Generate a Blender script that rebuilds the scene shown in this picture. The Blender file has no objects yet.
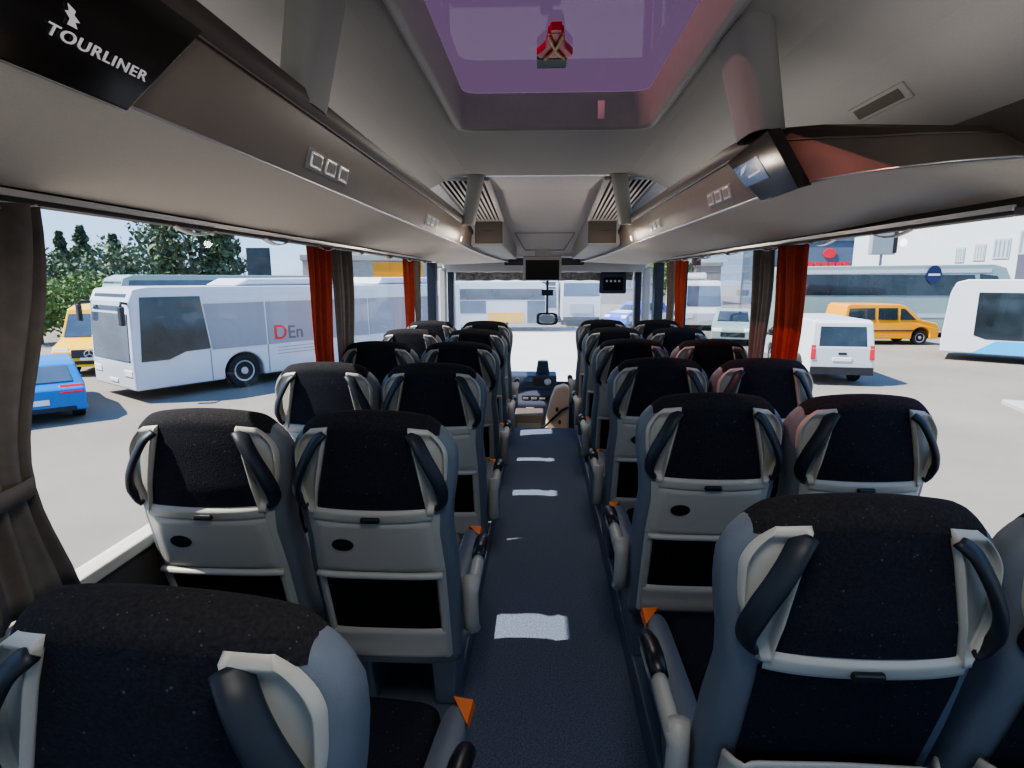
import bpy, math, random
from mathutils import Vector, Matrix
random.seed(7)
S = bpy.context.scene
COL = S.collection
PI = math.pi

# ------------------------------------------------------------------ materials
def mat(name, col, rough=0.5, metal=0.0, noise=0.0, nscale=40.0, bump=0.0, bscale=200.0, spec=0.5, emit=None, estr=0.0, sheen=0.0):
    m = bpy.data.materials.new(name); m.use_nodes = True
    nt = m.node_tree; b = nt.nodes['Principled BSDF']
    b.inputs['Base Color'].default_value = (*col, 1)
    b.inputs['Roughness'].default_value = rough
    b.inputs['Metallic'].default_value = metal
    b.inputs['Specular IOR Level'].default_value = spec
    if sheen: b.inputs['Sheen Weight'].default_value = sheen
    if emit: 
        b.inputs['Emission Color'].default_value = (*emit, 1); b.inputs['Emission Strength'].default_value = estr
    tc = nt.nodes.new('ShaderNodeTexCoord')
    if noise > 0:
        n = nt.nodes.new('ShaderNodeTexNoise'); n.inputs['Scale'].default_value = nscale; n.inputs['Detail'].default_value = 6
        nt.links.new(tc.outputs['Object'], n.inputs['Vector'])
        mp = nt.nodes.new('ShaderNodeMapRange')
        mp.inputs['From Min'].default_value = .25; mp.inputs['From Max'].default_value = .75
        mp.inputs['To Min'].default_value = 1-noise; mp.inputs['To Max'].default_value = 1+noise
        nt.links.new(n.outputs['Fac'], mp.inputs['Value'])
        mx = nt.nodes.new('ShaderNodeVectorMath'); mx.operation = 'SCALE'
        mx.inputs[0].default_value = col
        nt.links.new(mp.outputs['Result'], mx.inputs['Scale'])
        nt.links.new(mx.outputs['Vector'], b.inputs['Base Color'])
    if bump > 0:
        n2 = nt.nodes.new('ShaderNodeTexNoise'); n2.inputs['Scale'].default_value = bscale; n2.inputs['Detail'].default_value = 3
        nt.links.new(tc.outputs['Object'], n2.inputs['Vector'])
        bp = nt.nodes.new('ShaderNodeBump'); bp.inputs['Strength'].default_value = bump; bp.inputs['Distance'].default_value = .004
        nt.links.new(n2.outputs['Fac'], bp.inputs['Height']); nt.links.new(bp.outputs['Normal'], b.inputs['Normal'])
    return m

def fabric_mat(name, col, dot, dscale=55):
    m = mat(name, col, .95, bump=.5, bscale=260, spec=.15)
    nt = m.node_tree; b = nt.nodes['Principled BSDF']
    tc = nt.nodes.new('ShaderNodeTexCoord')
    v = nt.nodes.new('ShaderNodeTexVoronoi'); v.inputs['Scale'].default_value = dscale
    nt.links.new(tc.outputs['Object'], v.inputs['Vector'])
    r = nt.nodes.new('ShaderNodeValToRGB')
    r.color_ramp.elements[0].position = .06; r.color_ramp.elements[0].color = (*dot, 1)
    r.color_ramp.elements[1].position = .13; r.color_ramp.elements[1].color = (*col, 1)
    nt.links.new(v.outputs['Distance'], r.inputs['Fac'])
    n = nt.nodes.new('ShaderNodeTexNoise'); n.inputs['Scale'].default_value = 180
    nt.links.new(tc.outputs['Object'], n.inputs['Vector'])
    mx = nt.nodes.new('ShaderNodeMix'); mx.data_type = 'RGBA'; mx.blend_type = 'MULTIPLY'; mx.inputs[0].default_value = .8
    nt.links.new(r.outputs['Color'], mx.inputs[6]); nt.links.new(n.outputs['Fac'], mx.inputs[7])
    nt.links.new(mx.outputs[2], b.inputs['Base Color'])
    return m

def glass_mat(name, tint, refl=1.0, haze=0.0, hazecol=(.8,.8,.85)):
    m = bpy.data.materials.new(name); m.use_nodes = True
    nt = m.node_tree; nt.nodes.clear()
    o = nt.nodes.new('ShaderNodeOutputMaterial')
    t = nt.nodes.new('ShaderNodeBsdfTransparent'); t.inputs['Color'].default_value = (*tint, 1)
    g = nt.nodes.new('ShaderNodeBsdfGlossy'); g.inputs['Roughness'].default_value = .02
    f = nt.nodes.new('ShaderNodeFresnel'); f.inputs['IOR'].default_value = 1.45
    k = nt.nodes.new('ShaderNodeMath'); k.operation = 'MULTIPLY'; k.inputs[1].default_value = refl
    nt.links.new(f.outputs['Fac'], k.inputs[0])
    mx = nt.nodes.new('ShaderNodeMixShader')
    nt.links.new(k.outputs[0], mx.inputs['Fac']); nt.links.new(g.outputs[0], mx.inputs[2])
    src = t.outputs[0]
    if haze > 0:
        d = nt.nodes.new('ShaderNodeBsdfTranslucent'); d.inputs['Color'].default_value = (*hazecol, 1)
        m2 = nt.nodes.new('ShaderNodeMixShader'); m2.inputs['Fac'].default_value = haze
        nt.links.new(t.outputs[0], m2.inputs[1]); nt.links.new(d.outputs[0], m2.inputs[2]); src = m2.outputs[0]
    nt.links.new(src, mx.inputs[1]); nt.links.new(mx.outputs[0], o.inputs['Surface'])
    return m

M = {}
M['leather'] = mat('blue_grey_leather', (.125, .142, .165), .48, bump=.25, bscale=500)
M['fabric'] = fabric_mat('black_dotted_fabric', (.024, .025, .036), (.13, .14, .16))
M['crown'] = fabric_mat('black_head_fabric', (.034, .032, .036), (.16, .15, .15), 90)
M['plastic'] = mat('seat_grey_plastic', (.37, .355, .31), .42, bump=.08, bscale=700)
M['plastic_dk'] = mat('seat_trim_grey', (.22, .215, .20), .45)
M['black'] = mat('black_plastic', (.012, .012, .014), .35)
M['handle'] = mat('black_soft_handle', (.014, .018, .026), .5, spec=.4)
M['net'] = mat('black_pocket_net', (.008, .008, .009), .9, bump=.4, bscale=500, spec=.1)
M['orange'] = mat('orange_piping', (.62, .14, .02), .5)
M['carpet'] = mat('blue_carpet', (.115, .14, .20), .97, noise=.55, nscale=160, bump=.8, bscale=320, spec=.1)
M['riser'] = mat('platform_riser', (.13, .15, .19), .4)
M['ceil'] = mat('ceiling_felt', (.37, .365, .36), .9, noise=.06, nscale=300, bump=.15, bscale=700)
M['ceil_lt'] = mat('front_ceiling_panel', (.66, .64, .65), .8, noise=.03)
M['under'] = mat('rack_underside', (.76, .69, .61), .75, noise=.04, nscale=200, bump=.1, bscale=600)
M['fascia'] = mat('brown_metallic_fascia', (.17, .142, .122), .42, metal=.25, noise=.06, nscale=8)
M['roll'] = mat('dark_brown_trim', (.055, .042, .035), .5)
M['strut'] = mat('strut_grey', (.33, .335, .33), .6)
M['gloss'] = mat('gloss_black', (.006, .006, .007), .12)
M['chrome'] = mat('brushed_silver', (.62, .62, .62), .28, metal=.9)
M['logo'] = mat('silver_lettering_glow', (.6, .6, .62), .4, emit=(.6, .6, .62), estr=.12)  # faint glow put into the silver letters, which are no lamp
M['wall'] = mat('wall_panel', (.075, .066, .06), .8, noise=.1, nscale=80)
M['sill'] = mat('beige_sill', (.52, .49, .42), .5)
M['pillar'] = mat('navy_black_pillar', (.012, .014, .03), .4)
M['pil_lt'] = mat('light_pillar', (.55, .54, .54), .6)
M['cur_red'] = mat('red_curtain', (.36, .042, .012), .85, noise=.15, nscale=30, bump=.2, bscale=500)
M['cur_br'] = mat('taupe_curtain', (.165, .138, .118), .85, noise=.12, nscale=30, bump=.2, bscale=500)
M['glass'] = glass_mat('window_glass', (.90, .93, .95), .38)
M['wsglass'] = glass_mat('windshield_glass', (.93, .95, .97), .3, haze=.16, hazecol=(.95, .95, 1))
M['hatch'] = glass_mat('purple_roof_glass', (.14, .050, .050), .03, haze=.04, hazecol=(.42, .24, .46))
M['blind'] = mat('blind_reflection_mottle', (.30, .28, .26), .9, noise=.7, nscale=25)  # mottling paints in the reflections along the windshield top
M['beige'] = mat('beige_console', (.62, .46, .34), .6)
M['dash'] = mat('navy_dash', (.035, .042, .075), .5)
M['screen'] = mat('dark_screen', (.006, .006, .008), .4, spec=.2)
M['red'] = mat('red_plastic', (.6, .012, .03), .4)
M['yellowish'] = mat('pale_yellow_plastic', (.72, .60, .33), .5)
M['greenlbl'] = mat('dark_green_label', (.02, .06, .05), .5)
M['white'] = mat('white_plastic', (.75, .75, .75), .5)
M['pinktag'] = mat('pale_pink_tag', (.8, .6, .62), .5)
# outside
M['asphalt'] = mat('pale_asphalt', (.225, .195, .160), .95, noise=.16, nscale=.35, bump=.3, bscale=9)
M['glare_ground'] = mat('blown_out_ground', (.55, .53, .49), .9, noise=.05, nscale=.6)
M['kerb'] = mat('pale_concrete', (.42, .40, .36), .9, noise=.1, nscale=3)
M['vwhite'] = mat('white_paint', (.56, .57, .59), .28, noise=.02, nscale=2)
M['vgrey'] = mat('grey_lilac_panel', (.27, .265, .29), .5)
M['vglass'] = mat('tinted_vehicle_glass', (.022, .030, .036), .06, noise=.5, nscale=1.3, spec=.8)
M['vglass2'] = mat('grey_blue_vehicle_glass', (.07, .10, .14), .08, noise=.4, nscale=.9, spec=.8)
M['yellow'] = mat('yellow_paint', (.86, .50, .012), .3)
M['taxi'] = mat('orange_paint', (.83, .34, .012), .3)
M['blue'] = mat('blue_paint', (.01, .17, .50), .25)
M['skyblue'] = mat('sky_blue_stripe', (.02, .38, .75), .35)
M['bluestripe'] = mat('royal_blue_stripe', (.06, .12, .55), .35)
M['tyre'] = mat('tyre_rubber', (.016, .016, .017), .85)
M['hub'] = mat('wheel_grey', (.42, .42, .43), .4, metal=.4)
M['vblack'] = mat('black_bumper', (.02, .02, .022), .6)
M['lamp'] = mat('clear_lamp', (.75, .78, .8), .12)
M['tail'] = mat('red_lamp', (.62, .02, .03), .25)
M['mint'] = mat('mint_silver_paint', (.31, .40, .365), .3)
M['bwhite'] = mat('white_render', (.60, .62, .64), .85, noise=.03, nscale=1)
M['bwin'] = mat('pale_window_glass', (.22, .29, .33), .2)
M['bdark'] = mat('dark_doorway', (.10, .10, .14), .7)
M['bblue'] = mat('slate_blue_cladding', (.10, .14, .20), .6, noise=.08, nscale=.6)
M['signred'] = mat('red_sign', (.70, .02, .04), .5)
M['leaf1'] = mat('conifer_leaf', (.115, .155, .085), .8, noise=.5, nscale=1.2)
M['leaf2'] = mat('light_leaf', (.13, .20, .05), .8, noise=.4, nscale=1.5)
M['leaf3'] = mat('cypress_leaf', (.022, .036, .05), .85, noise=.4, nscale=2)
M['bark'] = mat('bark', (.09, .065, .045), .9)
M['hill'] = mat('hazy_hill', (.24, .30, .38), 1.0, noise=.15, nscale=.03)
M['stone'] = mat('grey_wall', (.36, .33, .30), .9, noise=.15, nscale=2)
M['steel'] = mat('galvanised_grey', (.3, .32, .34), .5)

# ------------------------------------------------------------------ mesh helpers
class MB:
    def __init__(s): s.v = []; s.f = []
    def add(s, vs, fs):
        o = len(s.v); s.v += [tuple(p) for p in vs]; s.f += [tuple(i + o for i in q) for q in fs]; return s
    def box(s, x0, x1, y0, y1, z0, z1):
        vs = [(x, y, z) for z in (z0, z1) for y in (y0, y1) for x in (x0, x1)]
        return s.add(vs, [(0,2,3,1),(4,5,7,6),(0,1,5,4),(2,6,7,3),(0,4,6,2),(1,3,7,5)])
    def hexa(s, p):   # eight points: bottom four counter-clockwise, top four
        return s.add(p, [(3,2,1,0),(4,5,6,7),(0,1,5,4),(1,2,6,5),(2,3,7,6),(3,0,4,7)])
    def grid(s, fn, nu, nv, closeu=False):
        vs = [fn(i / nu, j / nv) for j in range(nv + 1) for i in range(nu + (0 if closeu else 1))]
        n = nu if closeu else nu + 1
        fs = []
        for j in range(nv):
            for i in range(nu):
                a = j*n + i; b = j*n + (i+1) % n
                fs.append((a, b, b + n, a + n))
        return s.add(vs, fs)
    def tube(s, path, r, n=10, r2=None, caps=True):
        P = [Vector(p) for p in path]; vs = []
        prev = None
        for i, p in enumerate(P):
            t = (P[min(i+1, len(P)-1)] - P[max(i-1, 0)]).normalized()
            if prev is None:
                a = Vector((0,0,1)) if abs(t.z) < .9 else Vector((1,0,0))
                u = t.cross(a).normalized()
            else:
                u = (prev - t * prev.dot(t)).normalized()
            prev = u; w = t.cross(u)
            rr = r[i] if isinstance(r, (list, tuple)) else r
            rb = rr if r2 is None else r2
            for k in range(n):
                an = 2*PI*k/n
                vs.append(p + u*(rr*math.cos(an)) + w*(rb*math.sin(an)))
        fs = [(j*n+i, j*n+(i+1) % n, (j+1)*n+(i+1) % n, (j+1)*n+i) for j in range(len(P)-1) for i in range(n)]
        if caps:
            fs.append(tuple(range(n-1, -1, -1))); fs.append(tuple((len(P)-1)*n + i for i in range(n)))
        return s.add(vs, fs)
    def disc(s, c, ax, r, h=.005, n=24, ry=None):   # thick disc whose axis is ax
        c = Vector(c); ax = Vector(ax).normalized()
        a = Vector((0,0,1)) if abs(ax.z) < .9 else Vector((0,1,0))
        u = ax.cross(a).normalized(); w = ax.cross(u); ry = ry or r
        ring = lambda d: [c + ax*d + u*(r*math.cos(2*PI*k/n)) + w*(ry*math.sin(2*PI*k/n)) for k in range(n)]
        return s.add(ring(-h/2) + ring(h/2), [(i, (i+1) % n, n+(i+1) % n, n+i) for i in range(n)] + [tuple(range(n-1, -1, -1)), tuple(range(n, 2*n))])
    def lathe(s, c, ax, prof, n=28):   # prof: (axial, radius)
        c = Vector(c); ax = Vector(ax).normalized()
        a = Vector((0,0,1)) if abs(ax.z) < .9 else Vector((0,1,0))
        u = ax.cross(a).normalized(); w = ax.cross(u)
        vs = [c + ax*h + u*(r*math.cos(2*PI*k/n)) + w*(r*math.sin(2*PI*k/n)) for h, r in prof for k in range(n)]
        m = len(prof)
        return s.add(vs, [(j*n+i, j*n+(i+1) % n, (j+1)*n+(i+1) % n, (j+1)*n+i) for j in range(m-1) for i in range(n)] + [tuple(range(n-1,-1,-1)), tuple((m-1)*n+i for i in range(n))])
    def prism(s, poly, fn0, fn1):   # polygon (a,b) -> two 3D caps
        n = len(poly)
        return s.add([fn0(*p) for p in poly] + [fn1(*p) for p in poly],
                     [tuple(range(n-1, -1, -1)), tuple(range(n, 2*n))] + [(i, (i+1) % n, n+(i+1) % n, n+i) for i in range(n)])
    def build(s, name, m, parent=None, smooth=False, bevel=0, seg=2, solid=0, angle=40):
        me = bpy.data.meshes.new(name); me.from_pydata(s.v, [], s.f); me.update()
        import bmesh
        bm = bmesh.new(); bm.from_mesh(me); bmesh.ops.recalc_face_normals(bm, faces=bm.faces); bm.to_mesh(me); bm.free()
        me.materials.append(M[m])
        o = bpy.data.objects.new(name, me); COL.objects.link(o)
        if parent: o.parent = parent
        if smooth:
            me.polygons.foreach_set('use_smooth', [True]*len(me.polygons))
        if solid:
            md = o.modifiers.new('s', 'SOLIDIFY'); md.thickness = solid; md.offset = 0
        if bevel:
            md = o.modifiers.new('b', 'BEVEL'); md.width = bevel; md.segments = seg; md.limit_method = 'ANGLE'; md.angle_limit = math.radians(angle)
        return o

def tag(o, label, cat, group=None, kind=None):
    o['label'] = label; o['category'] = cat
    if group: o['group'] = group
    if kind: o['kind'] = kind
    return o
def empty(name, loc=(0,0,0), rz=0, label=None, cat=None, group=None):
    o = bpy.data.objects.new(name, None); COL.objects.link(o)
    o.location = loc; o.rotation_euler = (0, 0, rz); o.empty_display_size = .1
    if label: tag(o, label, cat, group)
    return o
def struct(o): o['kind'] = 'structure'; return o
def dup(root, loc, rz=None):
    r = root.copy(); COL.objects.link(r); r.location = loc
    if rz is not None: r.rotation_euler = (0, 0, rz)
    for ch in list(root.children):
        c = ch.copy(); COL.objects.link(c); c.parent = r
        for g in list(ch.children):
            d = g.copy(); COL.objects.link(d); d.parent = c
    return r
def text_obj(name, body, size, m, parent, mtx, shear=0, ext=.0008, spacing=1.0, wide=1.0):
    cu = bpy.data.curves.new(name, 'FONT'); cu.body = body; cu.size = size; cu.shear = shear; cu.extrude = ext
    cu.align_x = 'LEFT'; cu.space_character = spacing; cu.offset = size*.012
    cu.materials.append(M[m])
    o = bpy.data.objects.new(name, cu); COL.objects.link(o); o.parent = parent
    bpy.context.view_layer.update(); dg = bpy.context.evaluated_depsgraph_get()
    me = bpy.data.meshes.new_from_object(o.evaluated_get(dg)); bpy.data.objects.remove(o)
    if not me.materials: me.materials.append(M[m])
    o = bpy.data.objects.new(name, me); COL.objects.link(o); o.parent = parent
    o.matrix_local = mtx @ Matrix.Diagonal((wide, 1, 1, 1))
    return o
def frame_mtx(origin, xdir, ydir):
    x = Vector(xdir).normalized(); y = Vector(ydir); y = (y - x*y.dot(x)).normalized(); z = x.cross(y)
    return Matrix(((x.x, y.x, z.x, origin[0]), (x.y, y.y, z.y, origin[1]), (x.z, y.z, z.z, origin[2]), (0,0,0,1)))
def lerp(a, b, t): return a + (b-a)*t
def interp(tab, z):
    if z <= tab[0][0]: return tab[0][1]
    for (a, b), (c, d) in zip(tab, tab[1:]):
        if z <= c: 
            t = (z-a)/(c-a); return b + (d-b)*t
    return tab[-1][1]
def sst(a, b, x):
    t = max(0, min(1, (x-a)/(b-a))); return t*t*(3-2*t)

# ------------------------------------------------------------------ room shell
WX = 1.20; SILL = .82; WTOP = 1.725; YF = 7.4; YB = -1.3
struct(MB().box(-.32, .32, YB, 5.87, -.06, 0).build('floor', 'carpet'))
for s, nm in ((-1, 'left'), (1, 'right')):
    x0, x1 = sorted((s*.32, s*1.215))
    struct(MB().box(x0, x1, YB, 5.80, -.06, .12).build('floor_platform_' + nm, 'riser', bevel=.006))
struct(MB().box(-1.215, 1.215, 5.87, YF, -.46, -.40).build('floor_front', 'wall'))
struct(MB().box(-.45, .34, 5.872, 6.02, -.40, -.21).build('floor_step', 'riser'))

PILL = {-1: (1.13, 3.06, 5.08), 1: (3.04, 5.12)}
for s, nm in ((-1, 'left'), (1, 'right')):
    b = MB(); xi, xo = s*1.185, s*1.225
    a, c = sorted((xi, xo))
    b.box(a, c, YB, 6.0, -1.0, SILL-.035)
    b.box(a, c, 6.0, YF, -1.0, .30)
    b.box(a, c, YB, YF, WTOP, 2.0)
    struct(b.build('wall_' + nm, 'wall'))
    x0, x1 = sorted((s*1.165, s*1.225))
    struct(MB().box(x0, x1, YB, 6.0, SILL-.035, SILL).build('sill_' + nm, 'sill', bevel=.006))
    cuts = [YB] + list(PILL[s]) + [6.08]
    for p in PILL[s]:
        x0, x1 = sorted((s*1.175, s*1.222))
        struct(MB().box(x0, x1, p-.035, p+.035, SILL, WTOP).build('pillar_' + nm, 'pillar'))
    k = 0
    for y0, y1 in zip(cuts, cuts[1:]):
        k += 1
        struct(MB().add([(s*1.205, y0, SILL), (s*1.205, y1, SILL), (s*1.205, y1, WTOP), (s*1.205, y0, WTOP)], [(0,1,2,3)]).build('window_%d' % (k + (0 if s < 0 else 5)), 'glass'))
    struct(MB().add([(s*1.205, 6.1, .30), (s*1.205, YF, .30), (s*1.205, YF, WTOP), (s*1.205, 6.1, WTOP)], [(0,1,2,3)]).build('window_%d' % (10 + (0 if s < 0 else 1)), 'glass'))
    # front posts
    x0, x1 = sorted((s*1.13, s*1.22))
    struct(MB().box(x0, x1, 6.02, 6.16, .12, WTOP-.02).build('pillar_front_' + nm, 'pillar', bevel=.01))
    x0, x1 = sorted((s*1.12, s*1.20))
    struct(MB().box(x0, x1, 6.62, 6.72, .1, 1.66).build('pillar_pale_' + nm, 'pil_lt', bevel=.015))
    x0, x1 = sorted((s*1.10, s*1.17))
    struct(MB().box(x0, x1, 7.05, 7.15, .3, 1.62).build('pillar_dark_' + nm, 'pillar', bevel=.01))
    x0, x1 = sorted((s*1.13, s*1.22))
    struct(MB().box(x0, x1, YF-.07, YF+.02, .2, 1.66).build('pillar_corner_' + nm, 'pil_lt', bevel=.015))
# rear wall with its window
b = MB(); b.box(-1.225, 1.225, YB-.04, YB, -1.0, .95); b.box(-1.225, 1.225, YB-.04, YB, 1.9, 2.4); b.box(-1.225, -1.05, YB-.04, YB, .95, 1.9); b.box(1.05, 1.225, YB-.04, YB, .95, 1.9)
struct(b.build('wall_back', 'wall'))
struct(MB().add([(-1.05, YB-.02, .95), (1.05, YB-.02, .95), (1.05, YB-.02, 1.9), (-1.05, YB-.02, 1.9)], [(0,1,2,3)]).build('window_12', 'glass'))
# front wall, windshield
struct(MB().box(-1.225, 1.225, YF-.02, YF+.03, -1.0, .22).build('wall_front', 'wall'))
struct(MB().grid(lambda u, v: (lerp(-1.2, 1.2, u), YF + .10*(1-(2*u-1)**2) - .02*v, lerp(.22, 1.62, v)), 16, 4).build('window_13', 'wsglass', smooth=True))
struct(MB().box(-1.22, 1.22, 7.0, YF+.1, 1.62, 1.74).build('trim_windshield_header', 'pil_lt', bevel=.02))

# ceiling: cross-section swept along Y with a roof hatch opening
HX0, HX1, HY0, HY1 = -.48, .53, 1.45, 3.28
CZ = 2.35
def csec(x):
    a = abs(x)
    return interp([(0, CZ), (.66, CZ-.005), (.80, CZ-.04), (1.0, 2.215), (1.225, 1.97)], a)
xs = [-1.225, -1.0, -.9, -.8, -.72, -.62, HX0, -.25, 0, .25, HX1, .62, .72, .8, .9, 1.0, 1.225]
ys = [YB, 0, HY0, 2.2, HY1, 4.0, 4.76]
b = MB()
for j in range(len(ys)-1):
    for i in range(len(xs)-1):
        if ys[j] >= HY0-.01 and ys[j+1] <= HY1+.01 and xs[i] >= HX0-.01 and xs[i+1] <= HX1+.01: continue
        b.add([(xs[i], ys[j], csec(xs[i])), (xs[i+1], ys[j], csec(xs[i+1])), (xs[i+1], ys[j+1], csec(xs[i+1])), (xs[i], ys[j+1], csec(xs[i]))], [(0,1,2,3)])
struct(b.build('ceiling', 'ceil', smooth=True))
# front ceiling, dropping towards the windshield
fz = [(4.77, CZ-.008), (5.2, 2.30), (5.6, 2.17), (5.95, 2.03), (6.3, 1.90), (6.6, 1.80), (7.02, 1.73)]
b = MB()
for (y0, z0), (y1, z1) in zip(fz, fz[1:]):
    for xa, xb, da, db in ((-1.2, -.62, .0, 0), (-.62, .62, 0, 0), (.62, 1.2, 0, 0)):
        b.add([(xa, y0, z0), (xb, y0, z0), (xb, y1, z1), (xa, y1, z1)], [(0,1,2,3)])
struct(b.build('ceiling_front', 'ceil_lt', smooth=True))
struct(MB().box(-1.2, 1.2, 4.74, 4.79, CZ-.004, CZ+.004).build('trim_ceiling_seam', 'pil_lt'))
# recessed trapezoid hatch outline on the front ceiling
tz = lambda y: interp(fz, y) - .006
q = [(-.30, 6.02), (.30, 6.02), (.21, 6.44), (-.21, 6.44)]
pts = [(x, y, tz(y)) for x, y in q]
b = MB()
for i in range(4): b.tube([pts[i], pts[(i+1) % 4]], .008, 6)
struct(b.build('trim_front_flap', 'strut'))

# roof hatch
hz = CZ + .16
def rrect(x0, x1, y0, y1, r, n=8):
    out = []
    for cx, cy, a0 in ((x1-r, y1-r, 0), (x0+r, y1-r, 90), (x0+r, y0+r, 180), (x1-r, y0+r, 270)):
        for k in range(n+1):
            a = math.radians(a0 + 90*k/n); out.append((cx + r*math.cos(a), cy + r*math.sin(a)))
    return out
hatch = empty('roof_hatch', (0, 0, CZ), 0, 'purple tinted glass roof hatch with wide moulded grey rim in the ceiling', 'roof hatch')
o = rrect(HX0, HX1, HY0, HY1, .09); 
rings = [(rrect(HX0-.03, HX1+.03, HY0-.03, HY1+.03, .12), -.002), (rrect(HX0-.02, HX1+.02, HY0-.02, HY1+.02, .11), -.022), (rrect(HX0, HX1, HY0, HY1, .10), -.024), (rrect(HX0+.012, HX1-.012, HY0+.012, HY1-.012, .09), -.006), (rrect(HX0+.025, HX1-.025, HY0+.03, HY1-.05, .08), .15)]
n = len(o); vs = []; fs = []
for R, z in rings: vs += [(x, y, z) for x, y in R]
for j in range(len(rings)-1):
    for i in range(n): fs.append((j*n+i, j*n+(i+1) % n, (j+1)*n+(i+1) % n, (j+1)*n+i))
M['hatchrim'] = mat('hatch_rim_grey', (.40, .39, .39), .55, noise=.04)
MB().add(vs, fs).build('rim', 'hatchrim', hatch, smooth=True)
g = rrect(HX0+.01, HX1-.01, HY0+.01, HY1-.02, .09)
MB().add([(x, y, .152) for x, y in g], [tuple(range(len(g)))]).build('pane', 'hatch', hatch)

# emergency opener on the hatch glass
op = empty('hatch_release_handle', (.008, 2.56, CZ+.147), 0, 'red emergency release handle with pale prongs on the purple hatch glass', 'release handle')
prof = [(-.030, .16), (.030, .16), (.034, .10), (.040, .02), (.075, -.06), (.065, -.10), (-.065, -.10), (-.075, -.06), (-.040, .02), (-.034, .10)]
MB().prism([(x, -y) for x, y in prof], lambda a, c: (a, c, 0), lambda a, c: (a, c, -.03)).build('grip', 'red', op, bevel=.006)
bb = MB()
bb.tube([(-.024, -.13, -.036), (0, -.01, -.038), (-.04, .09, -.036)], .006, 8); bb.tube([(.024, -.13, -.036), (0, -.01, -.038), (.04, .09, -.036)], .006, 8)
bb.build('prong', 'yellowish', op)
MB().box(-.022, .022, -.19, -.155, -.03, 0).build('base_clip', 'red', op, bevel=.005)
lb = MB().box(-.066, .062, 2.69, 2.80, CZ+.125, CZ+.147).build('hatch_instruction_sticker', 'greenlbl')
tag(lb, 'small dark green instruction sticker under the red handle on the hatch glass', 'sticker')
tg = MB().grid(lambda u, v: (.245 + .035*u, 3.20 - .012*math.sin(v*2), CZ+.10 - .09*v), 1, 6).build('paper_tag', 'pinktag', solid=.002)
tag(tg, 'small pale pink tag hanging at the front edge of the roof hatch', 'tag')

# ------------------------------------------------------------------ luggage racks
A0, B0, C0 = (.75, 1.84), (.705, 2.005), (.69, 2.06)
def rack(s, name, label):
    root = empty(name, (s*.95, 2.5, 1.7), 0, label, 'luggage rack')
    ox, oy, oz = s*.95, 2.5, 1.7
    L = lambda x, y, z: (x - ox, y - oy, z - oz)
    st = []   # stations: bottom A, top B, roll C, inner D, outer under U
    if s < 0:
        for y in (YB+.02, 0, 1, 2, 3, 4, 5.2): st.append(((.75, y, 1.84), (.705, y, 2.005), (.69, y, 2.06), (.75, y, 2.075), (1.135, y, 1.735)))
    else:
        bend = [(.74, .0), (.45, .12), (.2, .3), (.0, .5)]
        # rounded rear end that sweeps out to the side wall
        A = [(1.165, 1.50), (1.10, 1.52), (1.0, 1.57), (.92, 1.635), (.84, 1.73), (.775, 1.87), (.75, 2.02)]
        B = [(1.165, 1.66), (1.10, 1.68), (1.0, 1.73), (.92, 1.80), (.83, 1.90), (.74, 2.05), (.705, 2.2)]
        ZB = [1.925, 1.93, 1.94, 1.95, 1.97, 1.995, 2.005]; ZC = [1.955, 1.96, 1.975, 1.995, 2.02, 2.045, 2.06]
        for (ax, ay), (bx_, by), zb, zc_ in zip(A, B, ZB, ZC):
            st.append(((ax, ay, 1.84), (bx_, by, zb), (min(1.165, bx_+.005), by+.05, zc_), (min(1.17, bx_+.06), by+.10, zc_+.01), (1.168, ay+.02, 1.752)))
        st[0] = (st[0][0], st[0][1], st[0][2], st[0][3], (1.17, 1.52, 1.752))
        for y in (2.5, 3, 4, 5.2): st.append(((.75, y, 1.84), (.705, y, 2.005), (.69, y, 2.06), (.75, y, 2.075), (1.135, y, 1.735)))
    for y, dx, dz in ((5.6, .03, .02), (6.0, .13, .06), (6.3, .25, .095), (6.55, .345, .115)):
        k = max(.12, 1 - (y-5.2)/1.45)
        st.append(((.75-dx, y, 1.84-dz), (.75-.045*k-dx, y, 1.84-dz+.165*k), (.74-.05*k-dx, y, 1.84-dz+.22*k), (.75-dx+.03, y, 1.84-dz+.235*k), (1.135, y, 1.735-dz*.35)))
    def loft(i, j, nm, m, nsub=3, bulge=0):
        b = MB(); rows = []
        for S_ in st:
            p, q = Vector(S_[i]), Vector(S_[j])
            row = []
            for k in range(nsub+1):
                t = k/nsub; c = p.lerp(q, t); 
                row.append(L(s*(c.x - bulge*math.sin(PI*t)), c.y, c.z - abs(bulge)*.5*math.sin(PI*t)))
            rows.append(row)
        vs = [p for r in rows for p in r]; n = nsub+1
        fs = [(a*n+c, a*n+c+1, (a+1)*n+c+1, (a+1)*n+c) for a in range(len(rows)-1) for c in range(nsub)]
        return b.add(vs, fs).build(nm, m, root, smooth=True)
    loft(0, 1, 'fascia', 'fascia', 3, .006)
    loft(1, 2, 'edge_roll', 'roll', 3, .008)
    loft(2, 3, 'top_edge', 'roll', 2)
    loft(0, 4, 'underside', 'under', 6, .004)
    b = MB(); pts = [L(s*(S_[0][0]-.003), S_[0][1], S_[0][2]-.002) for S_ in st]; b.tube(pts, .004, 6); b.build('lower_trim', 'chrome', root, smooth=True)
    pts = [L(s*(S_[1][0]-.004), S_[1][1], S_[1][2]) for S_ in st]; MB().tube(pts, .0035, 6).build('upper_trim', 'fascia', root, smooth=True)
    b = MB(); y0 = YB+.02 if s < 0 else 2.3
    b.add([L(s*.75, y0, 1.95), L(s*1.18, y0, 1.95), L(s*1.18, 5.6, 1.95), L(s*.75, 5.6, 1.95)], [(0,1,2,3)])
    b.build('shelf', 'strut', root)
    return root, L
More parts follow.
